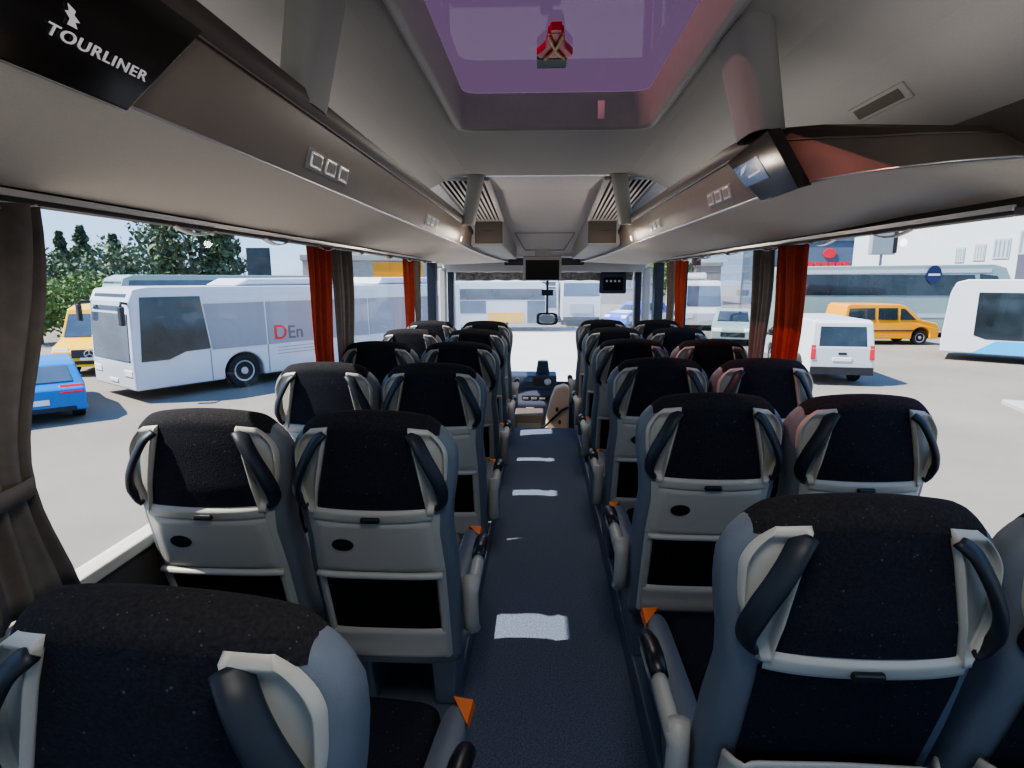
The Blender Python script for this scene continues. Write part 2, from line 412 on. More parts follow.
rl, LL = rack(-1, 'luggage_rack', 'long overhead luggage rack carrying the black logo panel and brown fascia')
rr, LR = rack(1, 'luggage_rack', 'overhead luggage rack with rounded brown end carrying the small blue screen')

def fpt(s, y, z, off=0.0):   # point on the fascia plane
    t = (z-1.84)/(.165); x = .75 - .045*t - off
    return (s*x, y, z - off*.26)
# black logo panel
lp = empty('logo_panel', (-.74, .9, 1.92), 0, 'glossy black fascia panel with silver lettering and bird emblem, above grey curtain', 'panel')
sub = lambda p, o=(-.74, .9, 1.92): (p[0]-o[0], p[1]-o[1], p[2]-o[2])
b = MB(); o1, o2 = -.002, .022
b.hexa([sub(p) for p in (fpt(-1, .2, 1.828, o2), fpt(-1, .99, 1.828, o2), fpt(-1, .99, 1.828, o1), fpt(-1, .2, 1.828, o1), fpt(-1, .2, 2.012, o2), fpt(-1, 1.155, 2.012, o2), fpt(-1, 1.155, 2.012, o1), fpt(-1, .2, 2.012, o1))])
b.build('backing', 'gloss', lp, bevel=.003)
up = Vector(fpt(-1, 0, 2.0)) - Vector(fpt(-1, 0, 1.9))
org = sub(fpt(-1, .815, 1.882, .0245))
text_obj('lettering', 'TOURLINER', .0235, 'logo', lp, frame_mtx(org, (0, 1, 0), up), shear=.28, spacing=1.12, wide=1.46)
em = MB(); fq = frame_mtx(sub(fpt(-1, .850, 1.905, .0245)), (0, 1, 0), up)
poly = [(0, 0), (.022, .0), (.016, .012), (.026, .016), (.012, .026), (.014, .036), (-.004, .044), (.0, .03), (-.008, .026), (.004, .014)]
em.prism(poly, lambda a, c: fq @ Vector((a*.8, c*.6, 0)), lambda a, c: fq @ Vector((a*.8, c*.6, .001)))
em.build('bird_emblem', 'logo', lp)

# small screen on the other fascia
sc_ = empty('rack_screen', (.74, 2.15, 1.92), 0, 'small black framed screen showing blue picture on the brown rack fascia', 'screen')
so = (.74, 2.15, 1.92); sb = lambda p: sub(p, so)
b = MB(); o2 = .028
b.hexa([sb(p) for p in (fpt(1, 1.84, 1.822, o2), fpt(1, 2.14, 1.822, o2), fpt(1, 2.20, 1.822, -.01), fpt(1, 1.86, 1.822, -.02), fpt(1, 1.98, 2.02, o2), fpt(1, 2.40, 2.0, o2), fpt(1, 2.44, 2.0, -.01), fpt(1, 2.0, 2.02, -.02))])
b.build('housing', 'gloss', sc_, bevel=.003)
M['scrblue'] = mat('lit_blue_screen', (.02, .05, .12), .15, emit=(.10, .22, .45), estr=.16)
M['scrwhite'] = mat('lit_screen_mark', (.5, .6, .7), .3, emit=(.55, .66, .8), estr=.22)
b = MB(); P = [fpt(1, 2.03, 1.885, .0295), fpt(1, 2.25, 1.885, .0295), fpt(1, 2.345, 1.965, .0295), fpt(1, 2.10, 1.965, .0295)]
b.add([sb(p) for p in P], [(0,1,2,3)]); b.build('display', 'scrblue', sc_)
b = MB()
def spt(u, v, o=.031): 
    a = Vector(P[1]).lerp(Vector(P[0]), u); c = Vector(P[2]).lerp(Vector(P[3]), u); r = a.lerp(c, v); return sb((r.x-.0015, r.y, r.z))
b.add([spt(.12, .55), spt(.30, .62), spt(.55, .9), spt(.28, .8)], [(0,1,2,3)])
b.add([spt(.35, .30), spt(.85, .36), spt(.85, .46), spt(.35, .40)], [(0,1,2,3)])
b.build('display_swoosh', 'scrwhite', sc_)

# passenger service units on the fascias
def service(s, y0, y1, label):
    yc = (y0+y1)/2; root = empty('service_unit', fpt(s, yc, 1.9), 0, label, 'service unit', 'service units on the rack fascias')
    o = fpt(s, yc, 1.9); sb_ = lambda p: sub(p, o)
    n = 3; w = (y1-y0)/n
    MB().hexa([sb_(p) for p in (fpt(s, y0, 1.87, .008), fpt(s, y1, 1.87, .008), fpt(s, y1, 1.87, -.002), fpt(s, y0, 1.87, -.002), fpt(s, y0, 1.93, .008), fpt(s, y1, 1.93, .008), fpt(s, y1, 1.93, -.002), fpt(s, y0, 1.93, -.002))]).build('plate', 'strut', root, bevel=.002)
    for k in range(n):
        a, c = y0 + w*k + w*.14, y0 + w*(k+1) - w*.14
        MB().hexa([sb_(p) for p in (fpt(s, a, 1.877, .014), fpt(s, c, 1.877, .014), fpt(s, c, 1.877, .004), fpt(s, a, 1.877, .004), fpt(s, a, 1.923, .014), fpt(s, c, 1.923, .014), fpt(s, c, 1.923, .004), fpt(s, a, 1.923, .004))]).build('lamp_button', 'chrome', root, bevel=.003)
        MB().hexa([sb_(p) for p in (fpt(s, a+.012, 1.886, .0155), fpt(s, c-.012, 1.886, .0155), fpt(s, c-.012, 1.886, .01), fpt(s, a+.012, 1.886, .01), fpt(s, a+.012, 1.914, .0155), fpt(s, c-.012, 1.914, .0155), fpt(s, c-.012, 1.914, .01), fpt(s, a+.012, 1.914, .01))]).build('lens', 'strut', root)
service(-1, 1.74, 2.10, 'silver reading light unit on the fascia just beyond the logo panel')
service(-1, 3.52, 3.92, 'small silver reading light unit farther along the logo panel rack fascia')
service(1, 2.47, 2.80, 'silver reading light unit on the fascia just beyond the blue screen')
service(1, 3.85, 4.22, 'small silver reading light unit farther along the blue screen rack fascia')
M['dlight'] = mat('lit_downlight', (.9, .85, .8), .4, emit=(1, .86, .74), estr=3)
for s, w in ((-1, 'logo panel'), (1, 'blue screen')):
    p = fpt(s, 5.1, 1.885, .004); nrm = (-s*.96, 0, -.26)
    d = empty('spot_light', p, 0, 'tiny lit round spot light near the front end of the %s rack' % w, 'spot light', 'spot lights in the racks')
    MB().disc((0,0,0), nrm, .028, .006).build('ring', 'chrome', d); MB().disc(Vector(nrm)*.004, nrm, .02, .004).build('lens', 'dlight', d)
    li = bpy.data.lights.new('spot_bulb', 'POINT'); li.energy = 1.6; li.color = (1, .85, .72); li.shadow_soft_size = .03
    lo = bpy.data.objects.new('spot_bulb', li); COL.objects.link(lo); lo.location = Vector(p) + Vector(nrm)*.16

# curtain rails
for s, w in ((-1, 'logo panel'), (1, 'blue screen')):
    y0 = YB+.02 if s < 0 else 1.55
    r = empty('curtain_rail', (s*1.165, 3, 1.72), 0, 'dark curtain rail with silver brackets under the %s rack' % w, 'curtain rail', 'curtain rails above the windows')
    x0, x1 = sorted((-.028, .018)); 
    MB().box(x0, x1, y0-3, 5.95-3, -.014, .004).build('channel', 'roll', r)
    x0, x1 = sorted((s*-.034, s*-.024)); MB().box(x0, x1, y0-3, 5.95-3, -.004, .010).build('inner_strip', 'chrome', r)
    ya = (.55, 1.02, 1.72, 2.3, 2.85, 3.4, 4.1, 4.75, 5.4) if s < 0 else (1.95, 2.45, 3.0, 3.6, 4.2, 4.75, 5.4)
    for i, y in enumerate(ya):
        MB().grid(lambda u, v: (s*lerp(-.035, .012, v), y-3 + .22*u + .06*v, -.016 - .016*math.sin(PI*u)), 8, 2).build('bracket', 'chrome' if i % 2 else 'under', r, smooth=True, solid=.004)

# ceiling struts
def strut(s, top, bot, wx, wy, label):
    root = empty('roof_strut', bot, 0, label, 'strut', 'roof struts over the racks')
    T = Vector(top) - Vector(bot)
    def fn(u, v):
        a = 2*PI*u; k = 1 + .18*v
        c, sn = math.cos(a), math.sin(a)
        ex = lambda q: math.copysign(abs(q)**.6, q)
        return (T.x*v + wx*k*ex(c), T.y*v + wy*k*ex(sn), T.z*v)
    MB().grid(fn, 28, 6, True).build('column', 'strut', root, smooth=True)
    MB().grid(lambda u, v: tuple(Vector(fn(u, 1)) + Vector((.01*math.cos(2*PI*u)*v, .012*math.sin(2*PI*u)*v, .004 - .006*v))), 28, 1, True).build('collar', 'roll', root)
strut(-1, (-.655, 1.72, 2.352), (-.735, 1.75, 2.03), .05, .095, 'thick grey strut from rack to ceiling nearest the logo panel')
strut(1, (.615, 2.10, 2.352), (.715, 2.16, 2.03), .058, .12, 'thick grey strut from rack to ceiling just behind the blue screen')
strut(-1, (-.555, 4.76, 2.345), (-.655, 5.0, 1.99), .055, .05, 'slim grey strut crossing the air grille over the logo panel rack')
strut(1, (.57, 4.76, 2.345), (.665, 5.0, 1.99), .055, .05, 'slim grey strut crossing the air grille over the blue screen rack')

# air grilles + housings at the front of the ceiling
for s, w in ((-1, 'logo panel'), (1, 'blue screen')):
    g = empty('air_grille', (s*.6, 5.2, 2.2), 0, 'slatted ceiling air grille at the front above the %s rack' % w, 'air grille', 'ceiling air grilles')
    def gp(x, y, d=0): 
        t = (y-4.80)/.75
        z = lerp(2.335, 2.09, t) - d
        return (s*(x) - s*.6, y-5.2, z-2.2)
    xi = lambda y: lerp(.47, .40, (y-4.8)/.75); xo = lambda y: lerp(.88, .70, (y-4.8)/.75)
    b = MB(); b.add([gp(xi(4.8), 4.8), gp(xo(4.8), 4.8), gp(xo(5.55), 5.55), gp(xi(5.55), 5.55)], [(0,1,2,3)]); b.build('backing', 'black', g)
    c = [gp(xi(4.8), 4.8, .01), gp(xo(4.8), 4.8, .01), gp(xo(5.55), 5.55, .01), gp(xi(5.55), 5.55, .01)]
    b = MB(); 
    b.tube([c[0], c[3]], .016, 8); b.build('pale_edge', 'pil_lt', g)
    b = MB(); b.tube([c[0], c[1]], .012, 6); b.tube([c[1], c[2]], .012, 6); b.tube([c[2], c[3]], .012, 6); b.build('frame', 'strut', g)
    for k in range(9):
        f = (k+.5)/9; p0 = Vector(gp(lerp(xi(4.8), xo(4.8), f), 4.81, .012)); p1 = Vector(gp(lerp(xi(5.55), xo(5.55), f), 5.54, .012))
        MB().tube([p0, p1], .011, 6, r2=.006).build('slat', 'ceil_lt', g)
    h = empty('ceiling_box', (s*.55, 5.6, 1.85), 0, 'dark grey equipment box beneath the air grille on the %s rack' % w, 'equipment box', 'equipment boxes under the grilles')
    pts = [(.40, 5.56), (.70, 5.56), (.66, 6.4), (.30, 6.4)]
    vs = [(s*x - s*.55, y-5.6, z0) for z0 in (0,) for x, y in pts]; 
    z1s = [.24, .24, .08, .08]; zz = [0, 0, -.1, -.1]
    MB().add([(s*x - s*.55, y-5.6, zz[i]) for i, (x, y) in enumerate(pts)] + [(s*x - s*.55, y-5.6, z1s[i]) for i, (x, y) in enumerate(pts)], [(0,1,2,3),(4,5,6,7),(0,1,5,4),(1,2,6,5),(2,3,7,6),(3,0,4,7)]).build('housing', 'strut', h, bevel=.008)
    MB().box(min(s*.40, s*.66)-s*.55, max(s*.40, s*.66)-s*.55, -.052, -.042, .02, .22).build('front_panel', 'roll', h, bevel=.004)
    MB().box(min(s*.50, s*.60)-s*.55, max(s*.50, s*.60)-s*.55, -.055, -.05, .13, .138).build('slot', 'black', h)
# slot vent on the sloped panel over the blue screen rack
v = empty('slot_vent', (1.085, 2.12, 2.125), 0, 'narrow dark slot vent on the sloped panel above rounded rack end', 'vent')
dn = Vector((.225, 0, -.245)).normalized(); nn = Vector((-.245, 0, -.225)).normalized()
def vp(a, c, o): return tuple(Vector((0, a, 0)) + dn*c + nn*o)
M['ventwell'] = mat('vent_well', (.10, .10, .085), .7)
MB().hexa([vp(-.16, -.03, .0), vp(.16, -.03, .0), vp(.16, .03, .0), vp(-.16, .03, .0), vp(-.16, -.03, .008), vp(.16, -.03, .008), vp(.16, .03, .008), vp(-.16, .03, .008)]).build('frame', 'ceil', v, bevel=.003)
MB().hexa([vp(-.13, -.018, .0), vp(.13, -.018, .0), vp(.13, .018, .0), vp(-.13, .018, .0), vp(-.13, -.018, .0095), vp(.13, -.018, .0095), vp(.13, .018, .0095), vp(-.13, .018, .0095)]).build('slot', 'ventwell', v)

# ------------------------------------------------------------------ curtains
def curtain(s, y0, y1, m, label, folds, tie=None, x=1.15, bot=.845, gather=.5, seed=0, amp=.018):
    root = empty('curtain', (s*x, (y0+y1)/2, bot), 0, label, 'curtain', 'side window curtains')
    yc = (y0+y1)/2; W = y1-y0; H = 1.70-bot
    tz = tie if tie else 1.0
    def fn(u, v):
        z = bot + H*v
        k = 1 - (1-gather)*math.exp(-((z-tz)/.28)**2) if tie else lerp(gather, 1, sst(0, .9, v))
        yy = (u-.5)*W*k + .012*math.sin(7*v+seed)
        a = amp*(.55+.45*v)*(1.15-k*.25)
        xx = -s*(a*math.sin(2*PI*folds*u + .6*math.sin(2.3*v+seed)) + .4*a*math.sin(2*PI*folds*1.7*u+seed))
        return (xx, yy, z-bot)
    MB().grid(fn, folds*14, 16).build('cloth', m, root, smooth=True, solid=.003)
    if tie:
        k = gather
        MB().grid(lambda u, v: ((.03+.004)*math.cos(2*PI*u)*1.15, (W*k/2+.008)*math.sin(2*PI*u), tz-bot-.02+.04*v), 24, 1, True).build('tie_band', m, root, smooth=True, solid=.004)
    return root
curtain(-1, .72, 1.225, 'cur_br', 'wide taupe curtain tied with a band, beside the blue car window', 6, tie=1.12, gather=.55, seed=1, amp=.026, x=1.125)
curtain(-1, 2.74, 3.05, 'cur_red', 'wide red curtain at the pillar past the white city bus', 4, bot=.9, gather=.75, seed=2)
curtain(-1, 3.08, 3.40, 'cur_br', 'taupe curtain paired with wide red curtain beyond the white city bus', 4, bot=.9, gather=.72, seed=3)
curtain(-1, 4.72, 5.06, 'cur_red', 'small red curtain nearest the front on the white city bus side', 4, bot=.9, gather=.62, seed=4)
curtain(-1, 5.08, 5.38, 'cur_br', 'small taupe curtain nearest the front on the white city bus side', 3, bot=.9, gather=.5, seed=5)
curtain(1, 3.06, 3.36, 'cur_br', 'taupe curtain hanging in front of the white van, beside deep red curtain', 4, bot=.9, gather=.72, seed=6)
curtain(1, 2.66, 3.02, 'cur_red', 'deep red curtain hanging between taupe curtain and the orange van', 4, bot=.9, gather=.72, seed=7)
curtain(1, 5.22, 5.56, 'cur_br', 'small taupe curtain nearest the front on the orange van side', 4, bot=.9, gather=.6, seed=8)
curtain(1, 4.86, 5.2, 'cur_red', 'small red curtain nearest the front on the orange van side', 4, bot=.9, gather=.62, seed=9)

# ------------------------------------------------------------------ seats
ZT = 1.20; PZ = .12
YR = [(.36, .185), (.5, .148), (.72, .078), (.93, .012), (1.0, 0), (1.12, .004), (1.21, .016)]
WW = [(.36, .208), (.6, .212), (.74, .212), (.86, .204), (.93, .209), (1.02, .224), (1.10, .226), (1.25, .222)]
TT = [(.36, .115), (.6, .12), (.8, .12), (.93, .13), (1.05, .12), (1.13, .095), (1.25, .06)]
def sdim(z, off=0):
    zt = ZT + off
    w = interp(WW, z) + off; t = interp(TT, z) + 2*off
    yr = interp(YR, z)
    rc = .10
    if z > zt-rc:
        d = min(1, (z-(zt-rc))/rc); w = w - rc + rc*math.sqrt(max(0, 1-d*d))*1.0
    rt_ = .035
    if z > zt-rt_:
        d = min(1, (z-(zt-rt_))/rt_); t = t*max(.02, math.sqrt(max(0, 1-d*d)))
    return w, t, yr + interp(TT, z)/2
def bpt(c, s, z, off, n=3.6):
    w, t, yc = sdim(z, off)
    ex = lambda q: math.copysign(abs(q)**(2/n), q)
    x = w*ex(c); y = yc + t/2*ex(s)
    u = x/.226
    y += .03*u*u*sst(.86, 1.0, z)
    if s > 0: y += .035*abs(u)**5*(1-sst(.85, 1.05, z))
    return (x, y, z - .032*u*u*sst(1.0, 1.2, z) - PZ)
def rear(x, z, off=0, n=3.6):
    w, t, yc = sdim(z, off)
    u = max(-1, min(1, x/w)); c = math.copysign(abs(u)**(n/2), u); s = -math.sqrt(max(0, 1-c*c))
    return bpt(c, s, z, off, n)
def patch(xl, xr, z0, z1, off, nu=14, nv=12, curve=0):
    def fn(a, b):
        z = lerp(z0, z1, b); x = lerp(xl(z) if callable(xl) else xl, xr(z) if callable(xr) else xr, a)
        of = off(a, b) if callable(off) else off
        return rear(x, z - curve*(1-(x/.17)**2), of)
    return MB().grid(fn, nu, nv)
XI = lambda z: lerp(.150, .106, (z-.94)/.225)
def XO(z):
    w = sdim(z)[0]; full = .905*w - XI(z)
    if z < 1.065: q = min(1, (1.065-z)/.142); k = (1-q**2.6)**.6
    else: k = 1-.22*((z-1.065)/.107)**4
    return XI(z) + max(.016, full*k)
def make_seat(variant, arm):
    root = empty('coach_chair', (0, 0, PZ))
    zs = [lerp(.36, 1.144, k/22) for k in range(23)] + [ZT - .055*(1-math.sin(PI/2*k/10)) for k in range(1, 11)]
    b = MB(); nz = len(zs)
    b.grid(lambda u, v: bpt(math.cos(2*PI*u), math.sin(2*PI*u), zs[round(v*(nz-1))], 0), 48, nz-1, True)
    b.f.append(tuple(range(47, -1, -1)))
    b.f.append(tuple((nz-1)*48 + i for i in range(48)))
    b.build('backrest', 'leather', root, smooth=True)
    def crown(u, v):
        x = lerp(-.184, .184, u); of = .005*min(1, 12*u, 12*(1-u)) + .0005
        w0 = .223 + of; rc = .10; d = max(0, abs(x)-(w0-rc))
        zm = ZT + of - rc + math.sqrt(max(0, rc*rc - d*d)) - .0004
        if v <= .5: z = 1.16 + (zm-1.16)*math.sin(PI*v); sg = -1
        else: z = 1.08 + (zm-1.08)*math.sin(PI*v); sg = 1
        w, t, yc = sdim(z, of); q = max(-1, min(1, x/w)); n = 3.6
        c = math.copysign(abs(q)**(n/2), q)
        return bpt(c, sg*math.sqrt(max(0, 1-c*c)), z, of)
    hr = MB().grid(crown, 40, 28).build('headrest_cover', 'crown', root, smooth=True)
    patch(lambda z: -XI(z)+.003, lambda z: XI(z)-.003,   .945, 1.165, .006, 20, 16, .0).build('rear_fabric', 'fabric', root, smooth=True)
    for sgn in (-1, 1):
        def off(a, b_):
            e = min(sst(0, .05, a)*1, 1)
            rim = max(1-sst(.09, .24, a), 1-sst(.07, .16, 1-a), 1-sst(.07, .16, b_), 1-sst(.04, .12, 1-b_))
            edge = min(sst(0, .04, a), sst(0, .03, 1-a), sst(0, .03, b_), sst(0, .03, 1-b_))
            return .001 + (.002 + .016*rim)*edge
        ear = patch(lambda z: sgn*XI(z), lambda z: sgn*XO(z),   .922, 1.177, off, 24, 28).build('ear_shell', 'plastic', root, smooth=True)
        pth = []
        ctl = [(.114, 1.158, .006), (.128, 1.142, .022), (.152, 1.090, .031), (.174, 1.040, .032), (.188, .995, .026), (.188, .962, .013), (.180, .948, .002)]
        for i in range(len(ctl)-1):
            for k in range(4):
                t = k/4; a = [lerp(p, q, t) for p, q in zip(ctl[i], ctl[i+1])]; pth.append(a)
        pth.append(list(ctl[-1]))
        sm = [pth[0]] + [[(pth[i-1][k]+pth[i][k]*2+pth[i+1][k])/4 for k in range(3)] for i in range(1, len(pth)-1)] + [pth[-1]]
        P3 = []
        for x, z, o in sm:
            p = Vector(rear(sgn*x, z, .004)); P3.append((p.x + sgn*o*.28, p.y - o, p.z))
        MB().tube(P3, .0215, 12, r2=.0105).build('grab_handle', 'handle', ear, smooth=True)
    st_ = patch(-.162, .162, .906, .95, lambda a, b_: .003 + .011*min(sst(0, .2, b_), sst(0, .2, 1-b_)), 24, 6, .008).build('trim_strip', 'plastic', root, smooth=True)
    q = rear(0, .919, .016)
    MB().box(-.026, .026, q[1]-.008, q[1]+.012, q[2]-.010, q[2]+.006).build('bag_hook', 'black', root, bevel=.005)
    if variant == 'tray':
        patch(lambda z: -.87*sdim(z)[0], lambda z: .87*sdim(z)[0], .395, .925, lambda a, b_: .001+.006*min(sst(0, .04, a), sst(0, .04, 1-a)), 26, 24).build('back_shell', 'plastic', root, smooth=True)
        patch(lambda z: lerp(-.172, -.160, (z-.735)/.17), lambda z: lerp(.172, .160, (z-.735)/.17), .738, .912, lambda a, b_: .006+.008*min(sst(0, .06, a), sst(0, .06, 1-a), sst(0, .06, b_), sst(0, .06, 1-b_)), 26, 16, .006).build('tray_table', 'plastic', root, smooth=True)
        q = rear(-.088, .832, .0145); cr = MB().disc((q[0], q[1], q[2]), (0, -1, -.25), .030, .004, 28, .020)
        cr.build('cup_recess', 'black', root)
        pts = [rear(x, .726, .018) for x in [lerp(-.178, .178, k/16) for k in range(17)]]
        MB().tube(pts, .0105, 8).build('tray_ledge', 'plastic', root, smooth=True)
        patch(-.158, .158, .515, .716, .0095, 20, 8).build('pocket_net', 'net', root, smooth=True)
        for sg in (-1, 1):
            patch(sg*.158, lambda z: sg*.185, .40, .735, lambda a, b_: .006+.012*min(sst(0, .25, a), sst(0, .25, 1-a)), 8, 16).build('side_rail', 'plastic', root, smooth=True)
        patch(-.172, .172, .40, .515, lambda a, b_: .006+.016*min(sst(0, .12, b_), sst(0, .12, 1-b_))+.006*(1-sst(.3, .6, b_)), 20, 10).build('kick_panel', 'plastic', root, smooth=True)
    else:
        patch(-.165, .165, .66, .915, .005, 20, 12).build('back_fabric', 'fabric', root, smooth=True)
        patch(-.19, .19, .395, .70, lambda a, b_: .004+.034*sst(0, .5, b_)*min(sst(0, .06, a), sst(0, .06, 1-a)) + .012*max(1-sst(.04, .12, a), 1-sst(.04, .12, 1-a))*sst(0, .5, b_), 30, 18, -.012).build('rear_pocket', 'plastic', root, smooth=True, solid=.006)
    # cushion
    def sq(u, v, x0, x1, y0, y1, z0, z1, n=5):
        a = 2*PI*u; ex = lambda q: math.copysign(abs(q)**(2/n), q)
        k = math.sqrt(max(0, 1-abs(2*v-1)**6)); k = .9 + .1*k if 0 < v < 1 else .86
        return ((x0+x1)/2 + (x1-x0)/2*k*ex(math.cos(a)), (y0+y1)/2 + (y1-y0)/2*k*ex(math.sin(a)), lerp(z0, z1, v) - PZ)
    def cushion(x0, x1, y0, y1, z0, z1, nm, m):
        b = MB(); b.grid(lambda u, v: sq(u, v, x0, x1, y0, y1, z0, z1), 32, 8, True); b.f.append(tuple(range(31, -1, -1))); b.f.append(tuple(8*32+i for i in range(32)))
        return b.build(nm, m, root, smooth=True)
    cushion(-.158, .158, .25, .77, .42, .553, 'seat_cushion', 'fabric')
    for sg in (-1, 1):
        x0, x1 = sorted((sg*.15, sg*.218)); cushion(x0, x1, .25, .765, .41, .562, 'seat_bolster', 'leather')
        x0, x1 = sorted((sg*.166, sg*.221))
        MB().add([(sg*.166, .763, .564-PZ), (sg*.2165, .757, .564-PZ), (sg*.2185, .675, .5635-PZ), (sg*.2215, .757, .545-PZ), (sg*.2215, .675, .548-PZ), (sg*.166, .771, .535-PZ), (sg*.2165, .767, .535-PZ)], [(0,1,2),(1,3,4,2),(0,5,6,1),(1,6,3)]).build('orange_corner', 'orange', root)
    MB().box(-.17, .17, .26, .62, .385, .42).build('seat_pan', 'plastic_dk', root, bevel=.01)
    bb = MB(); 
    return_parts = MB()
    for zz in range(0): pass
    MB().hexa([(.10, .30, 0), (.17, .30, 0), (.17, .56, 0), (.10, .56, 0), (.10, .24, .27), (.19, .24, .27), (.19, .62, .27), (.10, .62, .27)]).build('pedestal', 'riser', root, bevel=.01)
    MB().hexa([(-.17, .30, 0), (-.10, .30, 0), (-.10, .56, 0), (-.17, .56, 0), (-.19, .24, .27), (-.10, .24, .27), (-.10, .62, .27), (-.19, .62, .27)]).build('pedestal', 'riser', root, bevel=.01)
    if arm:
        sg = arm
        def arc(y): return .612 + .012*sst(.2, .5, y)
        pts = [(sg*.247, y, arc(y)-PZ) for y in (.19, .22, .28, .34, .40)]
        ar = MB().tube(pts, [.018, .020, .020, .020, .019], 12, r2=.026).build('armrest', 'plastic', root, smooth=True)
        pts = [(sg*.247, y, z-PZ) for y, z in ((.36, .634), (.42, .638), (.48, .634), (.53, .618), (.545, .59))]
        MB().tube(pts, [.021, .024, .024, .022, .014], 12, r2=.022).build('arm_pad', 'black', ar, smooth=True)
        pts = [(sg*.247, y, z-PZ) for y, z in ((.40, .612), (.47, .607), (.525, .59))]
        MB().tube(pts, [.022, .021, .016], 12, r2=.024).build('arm_tip', 'plastic', ar, smooth=True)
        pts = [(sg*.240, y, z-PZ) for y, z in ((.205, .65), (.20, .60), (.205, .53), (.225, .47), (.26, .44))]
        MB().tube(pts, [.018, .026, .027, .026, .018], 12, r2=.024).build('arm_pivot', 'plastic', root, smooth=True)
    return root
LY = [.50, 1.415, 2.29, 3.10, 3.90, 4.68]
RY = [.855, 1.70, 2.50, 3.30, 4.10, 4.88]
rowname = ['in the last row', 'second from the back', 'third from the back', 'third from the front', 'second from the front', 'in the front row']
pa_l = make_seat('tray', 1); pa_r = make_seat('tray', -1); pw = make_seat('tray', 0)
ba_l = make_seat('pocket', 1); ba_r = make_seat('pocket', -1); bw = make_seat('pocket', 0)
used = set()
for side, YS, sx in (('yellow van', LY, -1), ('orange van', RY, 1)):
    for i, y in enumerate(YS):
        for pos, x in (('aisle', .490), ('window', .945)):
            if i == 0: src = (ba_l if sx < 0 else ba_r) if pos == 'aisle' else bw
            else: src = (pa_l if sx < 0 else pa_r) if pos == 'aisle' else pw
            if src.name in used: o = dup(src, (sx*x, y, PZ))
            else: o = src; used.add(src.name); o.location = (sx*x, y, PZ)
            if i == 0 and sx < 0 and pos == 'aisle': o.rotation_euler = (math.radians(-2), 0, math.radians(-5)); o.location = (-.482, .485, PZ)
            tag(o, 'black and grey %s seat %s, on the %s side' % (pos, rowname[i], side), 'seat', 'coach seats')

# ------------------------------------------------------------------ front of the coach
mo = empty('monitor', (-.02, 6.42, 1.52), 0, 'flat black monitor in grey casing hanging above the windshield', 'monitor')
MB().box(-.21, .21, 0, .05, 0, .265).build('casing', 'strut', mo, bevel=.01)
MB().box(-.182, .182, -.004, .002, .012, .222).build('display', 'screen', mo)
MB().box(-.08, .08, .01, .04, .265, .34).build('mount', 'strut', mo)
MB().box(-.45, .45, 6.62, 6.68, 1.69, 1.77).build('trim_display_strip', 'pillar', bevel=.01)
struct(bpy.data.objects['trim_display_strip'])
dv = empty('camera_unit', (.85, 7.2, 1.34), 0, 'dark grey boxed device hanging at the top corner of the windshield', 'device')
MB().box(-.165, .165, 0, .05, .02, .28).build('casing', 'dash', dv, bevel=.03, seg=3)
MB().box(-.12, .12, -.006, .0, .06, .22).build('face', 'screen', dv, bevel=.004)
MB().box(-.05, .05, .01, .04, .28, .30).build('mount', 'dash', dv)
for k in range(4):
    MB().box(-.09+.05*k, -.065+.05*k, -.009, -.005, .16, .185).build('lamp', 'white', dv)
mr = empty('rear_view_mirror', (.045, 7.05, 1.06), 0, 'rounded black rear view mirror on a stem in the windshield', 'mirror')
MB().grid(lambda u, v: (.13*math.copysign(abs(math.cos(2*PI*u))**.5, math.cos(2*PI*u))*(.75 if v in (0, 1) else 1), .05*(v-.5), .075*math.copysign(abs(math.sin(2*PI*u))**.5, math.sin(2*PI*u))*(.75 if v in (0, 1) else 1)), 24, 4, True).build('shell', 'black', mr, smooth=True)
MB().disc((0, -.026, 0), (0, 1, 0), .10, .004, 24, .055).build('glass', 'chrome', mr)
MB().tube([(0, .03, 0), (0, .06, .2), (0, .06, .40), (0, .02, .57)], .014, 8).build('stem', 'black', mr)
MB().box(-.07, .07, -.02, .03, .28, .35).build('sensor', 'black', mr, bevel=.01)
vb = MB().grid(lambda u, v: (lerp(-1.1, 1.1, u), 7.30 - .03*v + .04*(1-(2*u-1)**2), 1.52 + .1*v + .006*math.sin(60*u)), 60, 3).build('sun_blind', 'blind', solid=.004)
tag(vb, 'brownish sun blind strip rolled along the windshield top', 'blind')
# dashboard
da = empty('dashboard', (-.3, 6.95, -.40), 0, 'navy blue dashboard with screens and round dial below the windshield', 'dashboard')
def dl(x, y, z): return (x+.3, y-6.95, z+.40)
MB().prism([(6.72, .06), (6.72, -.40), (7.36, -.40), (7.36, .36), (7.18, .39), (6.95, .37), (6.92, .23), (6.84, .20)], lambda y, z: dl(-1.1, y, z), lambda y, z: dl(.17, y, z)).build('body', 'dash', da, bevel=.02)
MB().prism([(6.935, .245), (6.925, .245), (6.945, .355), (6.955, .355)], lambda y, z: dl(-.27, y, z), lambda y, z: dl(-.13, y, z)).build('screen', 'vglass2', da)
MB().prism([(6.935, .25), (6.92, .25), (6.94, .35), (6.955, .35)], lambda y, z: dl(-.11, y, z), lambda y, z: dl(.115, y, z)).build('gauge_panel', 'black', da)
MB().lathe(dl(.06, 6.925, .30), (0, -1, .1), [(0, .042), (.012, .042), (.016, .036), (.016, .028), (.006, .026)], 24).build('dial_ring', 'chrome', da)
MB().disc(dl(.06, 6.908, .302), (0, -1, .1), .018, .008).build('dial_cap', 'white', da)
MB().box(*[v for p in zip(dl(-.25, 6.76, .10), dl(.08, 6.83, .155)) for v in p]).build('vent_slot', 'black', da, bevel=.004)
